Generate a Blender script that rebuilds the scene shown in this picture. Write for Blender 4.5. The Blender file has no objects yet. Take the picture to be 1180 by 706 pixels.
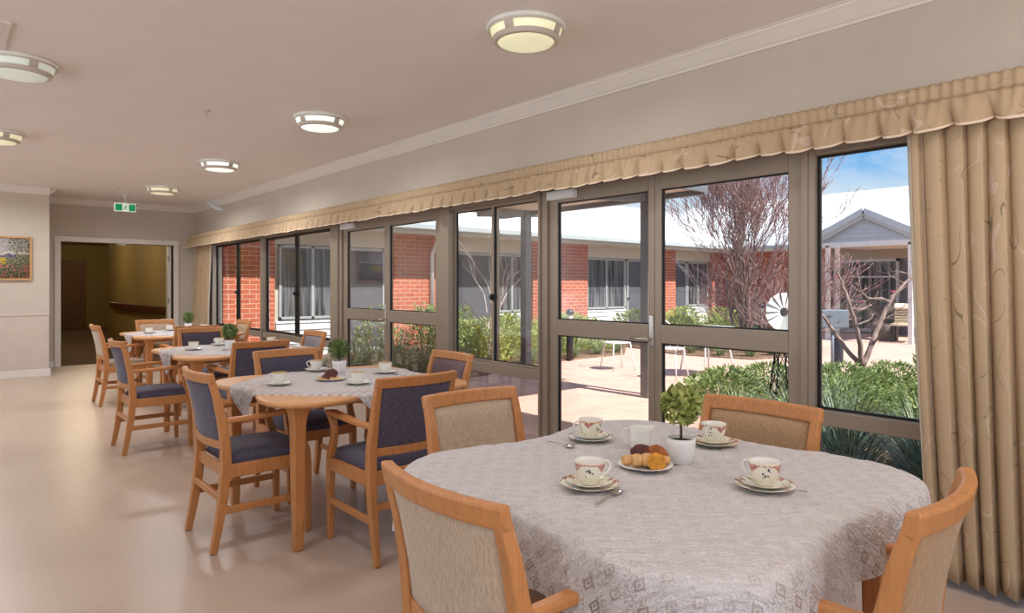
import bpy, bmesh, math, random
from mathutils import Vector, Matrix, noise as mnoise
PI = math.pi
rnd = random.Random(7)
S = bpy.context.scene
C = S.collection

# ------------------------------------------------------------------ materials
def lin(c):
    return tuple(((v / 255) / 12.92 if v / 255 <= .04045 else ((v / 255 + .055) / 1.055) ** 2.4) for v in c[:3]) + (1,)

class NT:
    def __init__(self, m):
        m.use_nodes = True
        self.t = m.node_tree; self.n = self.t.nodes; self.l = self.t.links
        self.n.clear()
    def node(self, kind, ins=None, **kw):
        nd = self.n.new(kind)
        for k, v in kw.items(): setattr(nd, k, v)
        for k, v in (ins or {}).items():
            if hasattr(v, 'is_output'): self.l.new(v, nd.inputs[k])
            else: nd.inputs[k].default_value = v
        return nd
    def math(self, op, a, b=0, c=None, clamp=False):
        ins = {0: a, 1: b}
        if c is not None: ins[2] = c
        return self.node('ShaderNodeMath', ins, operation=op, use_clamp=clamp).outputs[0]
    def mix(self, f, a, b, blend='MIX'):
        nd = self.node('ShaderNodeMix', data_type='RGBA', blend_type=blend)
        for k, v in ((0, f), (6, a), (7, b)):
            if hasattr(v, 'is_output'): self.l.new(v, nd.inputs[k])
            else: nd.inputs[k].default_value = v
        return nd.outputs[2]
    def ramp(self, f, stops, interp='LINEAR'):
        nd = self.node('ShaderNodeValToRGB', {0: f})
        r = nd.color_ramp; r.interpolation = interp
        while len(r.elements) < len(stops): r.elements.new(.5)
        for e, (p, col) in zip(r.elements, stops): e.position = p; e.color = col
        return nd.outputs[0]
    def coord(self, which='Object', scale=(1, 1, 1), rot=(0, 0, 0)):
        tc = self.node('ShaderNodeTexCoord').outputs[which]
        mp = self.node('ShaderNodeMapping', {0: tc, 'Scale': scale, 'Rotation': rot})
        return mp.outputs[0]
    def noise(self, vec, scale, detail=2, rough=.5, dist=0):
        return self.node('ShaderNodeTexNoise', {'Vector': vec, 'Scale': scale, 'Detail': detail, 'Roughness': rough, 'Distortion': dist}).outputs[0]
    def bump(self, h, strength=.3, dist=.01):
        return self.node('ShaderNodeBump', {'Height': h, 'Strength': strength, 'Distance': dist}).outputs[0]
    def out(self, sh):
        self.l.new(sh, self.node('ShaderNodeOutputMaterial').inputs[0])
    def pbr(self, col, rough=.5, metal=0, normal=None, spec=.5, **ins):
        d = {'Base Color': col, 'Roughness': rough, 'Metallic': metal, 'Specular IOR Level': spec}
        d.update(ins)
        if normal is not None: d['Normal'] = normal
        return self.node('ShaderNodeBsdfPrincipled', d).outputs[0]

M = {}
def newmat(name):
    m = bpy.data.materials.new(name); M[name] = m
    return NT(m)

def plain(name, rgb, rough=.5, metal=0, var=.06, scale=6, bump=0, bscale=80, spec=.5, coord='Object', stretch=(1, 1, 1), **ins):
    t = newmat(name); c = lin(rgb)
    v = t.coord(coord, stretch)
    n = t.noise(v, scale, 4)
    dark = tuple(x * (1 - var * 2) for x in c[:3]) + (1,); lite = tuple(min(1, x * (1 + var * 2)) for x in c[:3]) + (1,)
    col = t.ramp(n, [(.3, dark), (.7, lite)])
    nrm = t.bump(t.noise(v, bscale, 3), bump, .01) if bump else None
    t.out(t.pbr(col, rough, metal, nrm, spec, **ins))

plain('wall_paint', (198, 187, 173), .85, var=.015, scale=2, bump=.03, bscale=200)
plain('ceiling_paint', (238, 229, 223), .9, var=.01, scale=1.5)
plain('trim_paint', (226, 218, 208), .5, var=.01)
plain('wainscot', (205, 189, 176), .7, var=.02)
plain('frame_bronze', (158, 143, 126), .42, .25, var=.02, scale=3)
plain('frame_dark', (62, 53, 46), .45, .2, var=.03)
plain('gasket', (22, 20, 19), .6, var=.02)
plain('white_metal', (232, 232, 230), .35, var=.02)
plain('grey_steel', (120, 122, 126), .45, .3, var=.05)
plain('chrome', (205, 200, 192), .25, .9, var=.02)
plain('soffit', (226, 214, 202), .8, var=.02)
plain('china', (240, 236, 226), .12, var=.01, spec=.6)
plain('pot_white', (236, 232, 228), .3, var=.01)
plain('soil', (62, 48, 36), .95, var=.3, scale=60, bump=.8, bscale=90)
plain('stem', (92, 74, 56), .8, var=.15, scale=40, stretch=(1, 1, .2))
plain('silver', (210, 206, 200), .18, 1.0, var=.01)
plain('black_metal', (30, 30, 33), .4, .4, var=.05)
plain('bollard_black', (34, 34, 46), .35, var=.05)
plain('lens_white', (238, 238, 230), .25, var=.02)
plain('aperture', (58, 58, 60), .35, var=.03)
plain('screen', (92, 92, 100), .6, var=.06, scale=3)
plain('grey_frame', (176, 180, 184), .4, .1, var=.02)
plain('cladding', (214, 218, 220), .5, var=.02)
plain('gable_cladding', (196, 204, 210), .5, var=.02)
plain('roof_white', (236, 238, 240), .5, var=.02)
plain('fascia_cream', (206, 200, 188), .6, var=.02)
plain('gutter', (186, 192, 194), .4, .1, var=.02)
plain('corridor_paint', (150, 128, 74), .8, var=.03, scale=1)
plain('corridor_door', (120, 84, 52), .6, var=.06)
plain('rail_wood', (74, 28, 16), .35, var=.1)
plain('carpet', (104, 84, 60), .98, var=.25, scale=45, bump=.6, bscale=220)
plain('mulch', (128, 100, 80), .95, var=.4, scale=30, bump=1, bscale=50)
plain('bark_pale', (196, 180, 172), .85, var=.2, scale=30, stretch=(1, 1, .3))
plain('bark_brown', (126, 102, 96), .85, var=.25, scale=30, stretch=(1, 1, .3))
plain('twig_red', (150, 118, 114), .8, var=.2, scale=20)
plain('pink_petal', (232, 120, 160), .6, var=.1)
plain('sprinkler', (206, 196, 190), .3, .3, var=.02)
plain('lining', (238, 226, 206), .9, var=.02)
plain('hem_tape', (236, 214, 190), .85, var=.03)
plain('tank_green', (52, 62, 44), .6, var=.1)
plain('wicker', (104, 92, 84), .8, var=.3, scale=90)
plain('slat_cream', (206, 188, 160), .7, var=.08)
plain('biscuit_gold', (206, 140, 48), .85, var=.14, scale=70, bump=.5, bscale=120)
plain('biscuit_brown', (158, 88, 40), .8, var=.22, scale=60, bump=.5, bscale=110)
plain('biscuit_choc', (86, 36, 24), .7, var=.3, scale=60, bump=.6, bscale=110)
plain('pastry', (218, 170, 110), .75, var=.1, scale=50, bump=.3, bscale=90)
plain('shortbread', (208, 164, 110), .85, var=.1, scale=60, bump=.3, bscale=120)
plain('gold_rim', (206, 178, 110), .3, .5, var=.02)
plain('sign_green', (0, 150, 88), .5, var=.02, **{'Emission Color': lin((0, 150, 88)), 'Emission Strength': .35})
plain('sign_white', (240, 246, 238), .5, var=.01, **{'Emission Color': lin((235, 245, 235)), 'Emission Strength': .35})
plain('timber_frame', (196, 150, 96), .5, var=.1, scale=10, stretch=(1, 1, 5))

plain('poster', (196, 168, 84), .6, var=.35, scale=7)

plain('grey_steel_light', (112, 120, 130), .5, .1, var=.03)

def wood(name, rgb, axis_stretch=(14, 14, 1.2)):
    t = newmat(name); c = lin(rgb)
    v = t.coord('Object', axis_stretch)
    n = t.noise(v, 6, 5, .6, .8)
    n2 = t.noise(t.coord('Object'), 3, 2)
    dark = tuple(x * .80 for x in c[:3]) + (1,); lite = tuple(min(1, x * 1.10) for x in c[:3]) + (1,)
    col = t.ramp(n, [(.3, dark), (.62, lite)])
    col = t.mix(t.math('MULTIPLY', n2, .25), col, tuple(x * .85 for x in c[:3]) + (1,))
    t.out(t.pbr(col, .36, 0, t.bump(n, .05, .002), .5))
wood('beech', (196, 132, 77))
wood('table_wood', (216, 158, 104), (1.2, 14, 14))

def fabric(name, rgb, rgb2, stripe=230):
    t = newmat(name)
    v = t.coord('Object', (1, 1, .06))
    n = t.noise(v, stripe, 3, .7)
    n2 = t.noise(t.coord('Object'), 9, 3)
    col = t.ramp(n, [(.36, lin(rgb2)), (.62, lin(rgb))])
    col = t.mix(t.math('MULTIPLY', n2, .3), col, lin(rgb2))
    t.out(t.pbr(col, .88, 0, t.bump(n, .25, .002), .25, **{'Sheen Weight': .25}))
fabric('fabric_blue', (100, 93, 110), (66, 60, 75))
fabric('fabric_plum', (122, 98, 100), (88, 66, 70))
fabric('fabric_grey', (150, 140, 144), (116, 106, 112))
fabric('fabric_beige', (206, 184, 158), (176, 152, 128))
fabric('fabric_tan', (184, 152, 116), (156, 124, 92))

# vinyl plank floor: planks run along Y
t = newmat('floor_vinyl')
tc = t.node('ShaderNodeTexCoord').outputs['Object']
sx = t.node('ShaderNodeSeparateXYZ', {0: tc})
vec = t.node('ShaderNodeCombineXYZ', {0: sx.outputs[1], 1: sx.outputs[0], 2: 0}).outputs[0]
br = t.node('ShaderNodeTexBrick', {'Vector': vec, 'Color1': lin((194, 172, 153)), 'Color2': lin((187, 164, 145)), 'Mortar': lin((176, 152, 135)), 'Scale': 1, 'Mortar Size': .0016, 'Mortar Smooth': .3, 'Bias': 0, 'Brick Width': 1.25, 'Row Height': .19})
g = t.noise(t.coord('Object', (9, .7, 1)), 5, 5, .6, .6)
blot = t.noise(t.coord('Object'), 1.4, 3)
col = t.mix(t.math('MULTIPLY', g, .35), br.outputs[0], lin((184, 158, 138)))
col = t.mix(t.math('MULTIPLY', blot, .25), col, lin((206, 186, 172)))
rg = t.math('MULTIPLY_ADD', g, .12, .26)
t.out(t.pbr(col, rg, 0, t.bump(br.outputs[1], .1, .001), .4))

def brickmat(name, swap):
    t = newmat(name)
    tc = t.node('ShaderNodeTexCoord').outputs['Object']
    sx = t.node('ShaderNodeSeparateXYZ', {0: tc})
    vec = t.node('ShaderNodeCombineXYZ', {0: sx.outputs[swap], 1: sx.outputs[2], 2: 0}).outputs[0]
    br = t.node('ShaderNodeTexBrick', {'Vector': vec, 'Color1': lin((198, 112, 84)), 'Color2': lin((176, 92, 70)), 'Mortar': lin((218, 190, 174)), 'Scale': 1, 'Mortar Size': .006, 'Mortar Smooth': .2, 'Bias': -.1, 'Brick Width': .24, 'Row Height': .086})
    n = t.noise(vec, 14, 3)
    col = t.mix(t.math('MULTIPLY', n, .3), br.outputs[0], lin((164, 86, 66)))
    t.out(t.pbr(col, .9, 0, t.bump(t.math('SUBTRACT', 1, br.outputs[1]), .5, .01), .2))
brickmat('brick_x', 0); brickmat('brick_y', 1)

# concrete paving
t = newmat('paving')
v = t.coord('Object')
n = t.noise(v, 3, 5, .6); n2 = t.noise(v, 120, 2)
col = t.ramp(n, [(.3, lin((204, 166, 152))), (.7, lin((222, 186, 172)))])
col = t.mix(t.math('MULTIPLY', n2, .3), col, lin((186, 150, 128)))
br = t.node('ShaderNodeTexBrick', {'Vector': v, 'Color1': (1, 1, 1, 1), 'Color2': (1, 1, 1, 1), 'Mortar': (.72, .7, .7, 1), 'Scale': 1, 'Mortar Size': .006, 'Brick Width': 1.6, 'Row Height': 1.6, 'Bias': 0})
col = t.mix(1, col, br.outputs[0], 'MULTIPLY')
t.out(t.pbr(col, .9, 0, t.bump(n2, .2, .003), .2))

# glass pane: clear with a faint mirror reflection
t = newmat('glass')
fr = t.node('ShaderNodeFresnel', {'IOR': 1.42}).outputs[0]
tr = t.node('ShaderNodeBsdfTransparent', {0: (.97, .985, .98, 1)}).outputs[0]
gl = t.node('ShaderNodeBsdfGlossy', {0: (1, 1, 1, 1), 'Roughness': .02}).outputs[0]
t.out(t.node('ShaderNodeMixShader', {0: t.math('MULTIPLY', fr, .2), 1: tr, 2: gl}).outputs[0])

# dark house glass, pale streaks painted in as reflections of the blinds behind
t = newmat('house_glass')
n = t.noise(t.coord('Object', (5, 5, .25)), 3, 2)
col = t.ramp(n, [(.42, lin((48, 50, 56))), (.6, lin((118, 118, 122)))])
t.out(t.pbr(col, .12, 0, None, .6))

# lace: cloth laid out flat in UV metres, small diamond motifs with see-through eyelets
R41 = math.radians(41)
def lacemat(name, cell, hole_amt, ground, edge0):
    t = newmat(name)
    uv = t.node('ShaderNodeTexCoord').outputs['UV']
    wob = t.node('ShaderNodeTexNoise', {'Vector': uv, 'Scale': 18, 'Detail': 2})
    vec = t.node('ShaderNodeMixRGB', {0: .006, 1: uv, 2: wob.outputs[1]}).outputs[0]
    mp = t.node('ShaderNodeMapping', {0: vec, 'Scale': (1 / cell, 1 / cell, 1), 'Rotation': (0, 0, PI / 4)}).outputs[0]
    fr = t.node('ShaderNodeVectorMath', {0: mp}, operation='FRACTION').outputs[0]
    s = t.node('ShaderNodeSeparateXYZ', {0: fr})
    ax = t.math('ABSOLUTE', t.math('SUBTRACT', s.outputs[0], .5)); ay = t.math('ABSOLUTE', t.math('SUBTRACT', s.outputs[1], .5))
    d = t.math('MAXIMUM', ax, ay)
    ring = t.math('MULTIPLY', t.math('GREATER_THAN', d, .13), t.math('LESS_THAN', d, .21))
    cen = t.math('LESS_THAN', d, .055)
    motif = t.math('MAXIMUM', ring, cen)
    vo = t.node('ShaderNodeTexVoronoi', {'Vector': uv, 'Scale': 210}).outputs[0]
    eye = t.math('GREATER_THAN', vo, .52)
    band = t.math('GREATER_THAN', t.noise(uv, 26, 2), .50)
    eye = t.math('MULTIPLY', eye, t.math('MAXIMUM', band, .35))
    hole = t.math('MAXIMUM', t.math('MULTIPLY', motif, .9), t.math('MULTIPLY', eye, .62))
    su = t.node('ShaderNodeSeparateXYZ', {0: uv})
    rad = t.math('MAXIMUM', t.math('ABSOLUTE', su.outputs[0]), t.math('ABSOLUTE', su.outputs[1]))
    opn = t.node('ShaderNodeMapRange', {0: rad, 1: edge0, 2: edge0 + .10, 3: .22, 4: 1.0}).outputs[0]       # the border is worked more open than the centre
    hole = t.math('MULTIPLY', t.math('MULTIPLY', t.math('MAXIMUM', hole, ground), hole_amt), opn)
    n = t.noise(t.node('ShaderNodeMapping', {0: t.coord('UV', (1, 1, 1), (0, 0, R41)), 'Scale': (2.2, 9, 1)}).outputs[0], 9, 4, .6, .8)
    h = t.math('ADD', t.math('MULTIPLY', motif, -.35), t.math('ADD', t.math('MULTIPLY', n, 2.2), t.math('MULTIPLY', vo, .35)))
    nrm = t.bump(h, .8, .012)
    dif = t.pbr(lin((248, 246, 247)), .95, 0, nrm, .1)
    trl = t.node('ShaderNodeBsdfTranslucent', {0: lin((246, 242, 240)), 'Normal': nrm}).outputs[0]
    body = t.node('ShaderNodeMixShader', {0: .25, 1: dif, 2: trl}).outputs[0]
    tr = t.node('ShaderNodeBsdfTransparent').outputs[0]
    t.out(t.node('ShaderNodeMixShader', {0: hole, 1: body, 2: tr}).outputs[0])
lacemat('lace', .054, .72, .12, .56)
lacemat('lace_fine', .05, .6, .08, .36)

# curtain: tan cloth with scribbled vine tendrils
def vinemat(name, base, coordscale=1.0):
    t = newmat(name)
    uv = t.coord('UV', (coordscale,) * 3)
    def line(scale, lvl, wid, seedoff, mscale, mlvl):
        v = t.node('ShaderNodeMapping', {0: uv, 'Location': (seedoff, seedoff * .7, 0)}).outputs[0]
        n = t.noise(v, scale, 0, .5, .9)
        ln = t.math('LESS_THAN', t.math('ABSOLUTE', t.math('SUBTRACT', n, lvl)), wid)
        mk = t.math('GREATER_THAN', t.noise(v, mscale, 0), mlvl)
        return t.math('MULTIPLY', ln, mk)
    l1 = line(3.6, .5, .0065, 3.1, 6, .50)
    l2 = line(3.0, .47, .011, 9.7, 5, .50)
    b = lin(base)
    w = t.noise(t.coord('Object', (1, 1, .3)), 300, 2)
    col = t.mix(t.math('MULTIPLY', w, .18), b, tuple(x * .75 for x in b[:3]) + (1,))
    col = t.mix(t.math('MULTIPLY', l2, .45), col, lin((226, 204, 190)))
    col = t.mix(t.math('MULTIPLY', l1, .6), col, lin((104, 96, 66)))
    dif = t.pbr(col, .85, 0, None, .2)
    trl = t.node('ShaderNodeBsdfTranslucent', {0: col}).outputs[0]
    t.out(t.node('ShaderNodeMixShader', {0: .06, 1: dif, 2: trl}).outputs[0])
vinemat('curtain_cloth', (200, 174, 142))
vinemat('valance_cloth', (196, 170, 138))

# foliage
def leafmat(name, a, b, trans=.3, rough=.55):
    t = newmat(name)
    n = t.node('ShaderNodeTexNoise', {'Vector': t.coord('Object'), 'Scale': 26, 'Detail': 2}).outputs[0]
    col = t.ramp(n, [(.32, lin(a)), (.68, lin(b))])
    dif = t.pbr(col, rough, 0, None, .35)
    trl = t.node('ShaderNodeBsdfTranslucent', {0: col}).outputs[0]
    t.out(t.node('ShaderNodeMixShader', {0: trans, 1: dif, 2: trl}).outputs[0])
leafmat('leaf_pale', (112, 128, 54), (206, 210, 130))
leafmat('leaf_box', (54, 80, 40), (150, 168, 100))
leafmat('leaf_shrub', (92, 112, 62), (178, 192, 124))
leafmat('leaf_dark', (58, 78, 46), (134, 156, 104))
leafmat('leaf_lime', (132, 150, 66), (206, 210, 132))
leafmat('blade', (92, 110, 76), (186, 196, 152), .25, .4)
leafmat('blade_dark', (60, 78, 60), (148, 162, 134), .2, .35)

# decorated porcelain: UV.x runs round the piece, UV.y from foot (0) to rim (1)
def painted(name, reps, kind):
    t = newmat(name)
    uv = t.node('ShaderNodeTexCoord').outputs['UV']
    s = t.node('ShaderNodeSeparateXYZ', {0: uv})
    a = t.math('FRACT', t.math('MULTIPLY', s.outputs[0], reps))
    v = s.outputs[1]
    da = t.math('ABSOLUTE', t.math('SUBTRACT', a, .5))
    sc = t.node('ShaderNodeMapping', {0: uv, 'Scale': (14, 3.2 if kind == 'cup' else 2, 1)}).outputs[0]
    vo = t.node('ShaderNodeTexVoronoi', {'Vector': sc, 'Scale': 3.4}).outputs[0]
    fl = t.node('ShaderNodeTexVoronoi', {'Vector': sc, 'Scale': 2.2}).outputs[0]
    depth = t.math('SUBTRACT', 1, v)
    if kind == 'cup':
        w = t.math('MAXIMUM', t.math('SUBTRACT', 1, t.math('MULTIPLY', da, 4)), 0)
        lim = t.math('MULTIPLY_ADD', w, .30, .13)
        red = t.math('MULTIPLY', t.math('MULTIPLY', t.math('LESS_THAN', depth, lim), t.math('GREATER_THAN', depth, .06)), t.math('GREATER_THAN', vo, .34))
        dz = t.math('ABSOLUTE', t.math('SUBTRACT', v, .62))
        flo = t.math('MULTIPLY', t.math('MULTIPLY', t.math('GREATER_THAN', da, .36), t.math('LESS_THAN', dz, .22)), t.math('LESS_THAN', fl, .40))
    else:
        red = t.math('MULTIPLY', t.math('MULTIPLY', t.math('LESS_THAN', da, .13), t.math('GREATER_THAN', v, .70)), t.math('GREATER_THAN', vo, .34))
        flo = t.math('MULTIPLY', t.math('MULTIPLY', t.math('GREATER_THAN', da, .34), t.math('GREATER_THAN', v, .5)), t.math('LESS_THAN', fl, .36))
    rim = t.math('GREATER_THAN', v, .965)
    col = lin((242, 236, 216))
    col = t.mix(t.math('MULTIPLY', red, .85), col, lin((176, 82, 62)))
    col = t.mix(flo, col, lin((82, 88, 98)) if kind == 'cup' else lin((170, 176, 104)))
    col = t.mix(t.math('MULTIPLY', rim, .6), col, lin((196, 150, 80)))
    t.out(t.pbr(col, .14, 0, None, .6))
painted('cup_paint', 3, 'cup'); painted('saucer_paint', 5, 'saucer')

# framed print: bands of garden flowers
t = newmat('garden_print')
uv = t.node('ShaderNodeTexCoord').outputs['UV']
s = t.node('ShaderNodeSeparateXYZ', {0: uv}); v = s.outputs[1]; u = s.outputs[0]
vn = t.math('ADD', v, t.math('MULTIPLY_ADD', t.noise(uv, 9, 3), .16, -.08))
n = t.noise(uv, 42, 4, .7)
green = t.ramp(n, [(.36, lin((28, 30, 22))), (.5, lin((92, 98, 62))), (.64, lin((206, 204, 184)))])
far = t.ramp(t.noise(uv, 30, 4, .7), [(.38, lin((62, 60, 66))), (.5, lin((140, 136, 110))), (.62, lin((206, 198, 206)))])
wp = t.node('ShaderNodeMixRGB', {0: .02, 1: uv, 2: t.node('ShaderNodeTexNoise', {'Vector': uv, 'Scale': 30}).outputs[1]}).outputs[0]
vo = t.node('ShaderNodeTexVoronoi', {'Vector': t.node('ShaderNodeMapping', {0: wp, 'Scale': (1.4, 1, 1)}).outputs[0], 'Scale': 13})
pinks = t.math('MULTIPLY', t.math('MULTIPLY', t.math('LESS_THAN', vo.outputs[0], .42), t.math('GREATER_THAN', t.noise(uv, 55, 2), .44)), t.math('LESS_THAN', vn, .34))
yel = t.math('MULTIPLY', t.math('MULTIPLY', t.math('LESS_THAN', t.math('ABSOLUTE', t.math('SUBTRACT', vn, .44)), .10), t.math('LESS_THAN', u, .66)), t.math('GREATER_THAN', t.noise(uv, 40, 2), .46))
purp = t.math('MULTIPLY', t.math('LESS_THAN', t.math('ABSOLUTE', t.math('SUBTRACT', vn, .56)), .035), t.math('LESS_THAN', u, .8))
path = t.math('MULTIPLY', t.math('LESS_THAN', t.math('ABSOLUTE', t.math('SUBTRACT', vn, .625)), .028), t.math('GREATER_THAN', t.noise(uv, 24, 2), .44))
haze = t.math('MULTIPLY', t.math('GREATER_THAN', vn, .66), t.math('LESS_THAN', u, .70))
col = t.mix(t.math('GREATER_THAN', vn, .64), green, far)
col = t.mix(t.math('MULTIPLY', haze, .5), col, lin((192, 182, 186)))
col = t.mix(t.math('MULTIPLY', yel, .85), col, lin((214, 180, 40)))
col = t.mix(t.math('MULTIPLY', purp, .75), col, lin((88, 72, 126)))
col = t.mix(t.math('MULTIPLY', path, .8), col, lin((222, 212, 200)))
col = t.mix(t.math('MULTIPLY', pinks, .9), col, t.mix(t.noise(uv, 60, 2), lin((214, 60, 84)), lin((240, 150, 150))))
t.out(t.pbr(col, .35, 0, None, .4))

def emis(name, rgb, st):
    t = newmat(name); c = lin(rgb)
    n = t.noise(t.coord('Object'), 8, 2)
    col = t.ramp(n, [(.3, tuple(x * .92 for x in c[:3]) + (1,)), (.7, c)])
    t.out(t.pbr(col, .3, 0, None, .4, **{'Emission Color': col, 'Emission Strength': st}))
emis('glow_yellow', (230, 228, 190), .6); emis('glow_cool', (236, 244, 236), .85); emis('glow_dim', (206, 212, 200), .45)

# ------------------------------------------------------------------ mesh builder
class MB:
    def __init__(self): self.bm = bmesh.new(); self.uv = None
    def _uv(self):
        if self.uv is None: self.uv = self.bm.loops.layers.uv.new('UVMap')
        return self.uv
    def face(self, vs, mi=0, smooth=False):
        try: f = self.bm.faces.new(vs)
        except ValueError: return None
        f.material_index = mi; f.smooth = smooth
        return f
    def box(self, lo, hi, mi=0, mat=None):
        vs = []
        for z in (lo[2], hi[2]):
            for (x, y) in ((lo[0], lo[1]), (hi[0], lo[1]), (hi[0], hi[1]), (lo[0], hi[1])):
                p = Vector((x, y, z)); vs.append(self.bm.verts.new(mat @ p if mat else p))
        for q in ((3, 2, 1, 0), (4, 5, 6, 7), (0, 1, 5, 4), (1, 2, 6, 5), (2, 3, 7, 6), (3, 0, 4, 7)):
            self.face([vs[i] for i in q], mi)
        return self
    def sweep(self, pts, w, t, side=(1, 0, 0), mi=0):          # rectangular section: w along side, t across
        pts = [Vector(p) for p in pts]; side = Vector(side).normalized(); n = len(pts); rings = []
        ws = w if isinstance(w, (list, tuple)) else [w] * n; ts = t if isinstance(t, (list, tuple)) else [t] * n
        for i, p in enumerate(pts):
            d = (pts[min(i + 1, n - 1)] - pts[max(i - 1, 0)]).normalized()
            sd = (side - d * side.dot(d)).normalized(); nr = d.cross(sd).normalized()
            rings.append([self.bm.verts.new(p + sd * a * ws[i] / 2 + nr * b * ts[i] / 2) for a, b in ((-1, -1), (1, -1), (1, 1), (-1, 1))])
        for i in range(n - 1):
            for k in range(4): self.face([rings[i][k], rings[i][(k + 1) % 4], rings[i + 1][(k + 1) % 4], rings[i + 1][k]], mi)
        self.face(rings[0][::-1], mi); self.face(rings[-1], mi)
        return self
    def tube(self, pts, r, sides=8, mi=0, cap=True):
        pts = [Vector(p) for p in pts]; n = len(pts); rings = []
        rs = r if isinstance(r, (list, tuple)) else [r] * n
        d0 = (pts[1] - pts[0]).normalized(); ref = Vector((0, 0, 1)) if abs(d0.z) < .9 else Vector((1, 0, 0))
        sd = (ref - d0 * ref.dot(d0)).normalized()
        for i, p in enumerate(pts):
            d = (pts[min(i + 1, n - 1)] - pts[max(i - 1, 0)])
            d = d.normalized() if d.length > 1e-9 else d0
            sd = sd - d * sd.dot(d)
            sd = sd.normalized() if sd.length > 1e-6 else d.orthogonal().normalized()
            nr = d.cross(sd)
            rings.append([self.bm.verts.new(p + (sd * math.cos(2 * PI * k / sides) + nr * math.sin(2 * PI * k / sides)) * rs[i]) for k in range(sides)])
        for i in range(n - 1):
            for k in range(sides): self.face([rings[i][k], rings[i][(k + 1) % sides], rings[i + 1][(k + 1) % sides], rings[i + 1][k]], mi, True)
        if cap and sides > 2:
            self.face(rings[0][::-1], mi); self.face(rings[-1], mi)
        return self
    def lathe(self, prof, segs=32, c=(0, 0, 0), mi=0, uvv=None, a0=0, a1=2 * PI, closed=True, wob=None):
        """prof: (r, z) list; uvv: a v coordinate per profile point; wob(angle) scales the radius"""
        lay = self._uv(); full = abs(a1 - a0 - 2 * PI) < 1e-6
        cols = []; m = segs if full else segs + 1
        for k in range(m):
            a = a0 + (a1 - a0) * k / segs; w = wob(a) if wob else 1
            cols.append([self.bm.verts.new((c[0] + r * w * math.cos(a), c[1] + r * w * math.sin(a), c[2] + z)) for r, z in prof])
        for k in range(segs):
            k2 = (k + 1) % m
            for i in range(len(prof) - 1):
                f = self.face([cols[k][i], cols[k2][i], cols[k2][i + 1], cols[k][i + 1]], mi, True)
                if f and uvv:
                    for lp, uvc in zip(f.loops, ((k / segs, uvv[i]), ((k + 1) / segs, uvv[i]), ((k + 1) / segs, uvv[i + 1]), (k / segs, uvv[i + 1]))): lp[lay].uv = uvc
        if closed:
            for i, rev in ((0, True), (len(prof) - 1, False)):
                if prof[i][0] > 1e-4 and full:
                    ring = [cl[i] for cl in cols]
                    self.face(ring[::-1] if rev else ring, mi)
        return self
    def prism(self, poly, z0, z1, mi=0, mat=None):
        f = lambda x, y, z: self.bm.verts.new(mat @ Vector((x, y, z)) if mat else Vector((x, y, z)))
        a = [f(x, y, z0) for x, y in poly]; b = [f(x, y, z1) for x, y in poly]; n = len(poly)
        self.face(a[::-1], mi); self.face(b, mi)
        for k in range(n): self.face([a[k], a[(k + 1) % n], b[(k + 1) % n], b[k]], mi)
        return self
    def grid(self, fn, nu, nv, mi=0, smooth=True, uvfn=None, wrap=False):
        lay = self._uv() if uvfn else None
        cu = nu if wrap else nu + 1
        vs = [[self.bm.verts.new(fn(i / nu, j / nv)) for j in range(nv + 1)] for i in range(cu)]
        for i in range(nu):
            i2 = (i + 1) % cu
            for j in range(nv):
                f = self.face([vs[i][j], vs[i2][j], vs[i2][j + 1], vs[i][j + 1]], mi, smooth)
                if f and uvfn:
                    for lp, q in zip(f.loops, ((i, j), (i + 1, j), (i + 1, j + 1), (i, j + 1))): lp[lay].uv = uvfn(q[0] / nu, q[1] / nv)
        return self
    def ball(self, c, r, sub=2, scale=(1, 1, 1), mi=0):
        res = bmesh.ops.create_icosphere(self.bm, subdivisions=sub, radius=r)
        for v in res['verts']:
            v.co = Vector((v.co.x * scale[0], v.co.y * scale[1], v.co.z * scale[2])) + Vector(c)
            for f in v.link_faces: f.smooth = True; f.material_index = mi
        return self
    def build(self, name, mat, parent=None, bevel=0, segs=2, solid=0, subsurf=0, recalc=True, **tags):
        if recalc: bmesh.ops.recalc_face_normals(self.bm, faces=self.bm.faces[:])
        me = bpy.data.meshes.new(name); self.bm.to_mesh(me); self.bm.free()
        for mm in (mat if isinstance(mat, (list, tuple)) else [mat]): me.materials.append(M[mm])
        o = bpy.data.objects.new(name, me); C.objects.link(o)
        if parent: o.parent = parent
        if solid:
            sm = o.modifiers.new('solid', 'SOLIDIFY'); sm.thickness = solid; sm.offset = 0
        if bevel:
            bv = o.modifiers.new('bevel', 'BEVEL'); bv.width = bevel; bv.segments = segs; bv.limit_method = 'ANGLE'; bv.angle_limit = math.radians(35)
        if subsurf:
            ss = o.modifiers.new('sub', 'SUBSURF'); ss.levels = ss.render_levels = subsurf
        for k, v in tags.items(): o[k] = v
        return o

def thing(name, label, cat, loc=(0, 0, 0), rz=0, group=None, kind=None):
    o = bpy.data.objects.new(name, None); C.objects.link(o)
    o.location = loc; o.rotation_euler = (0, 0, rz); o.empty_display_size = .1
    if label: o['label'] = label
    if cat: o['category'] = cat
    if group: o['group'] = group
    if kind: o['kind'] = kind
    return o
def tag(o, label, cat, group=None, kind=None):
    o['label'] = label; o['category'] = cat
    if group: o['group'] = group
    if kind: o['kind'] = kind
    return o
def struct(o, label=None, cat=None):
    o['kind'] = 'structure'
    if label: o['label'] = label
    if cat: o['category'] = cat
    return o
def dup(root, loc, rz, label, group=None, fabric=None, scale=None):
    r = root.copy(); C.objects.link(r); r.location = loc; r.rotation_euler = (0, 0, rz); r['label'] = label
    if group: r['group'] = group
    if scale: r.scale = scale
    for ch in list(root.children):
        c = ch.copy(); C.objects.link(c); c.parent = r
        for g in list(ch.children):
            d = g.copy(); C.objects.link(d); d.parent = c
    return r

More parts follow.
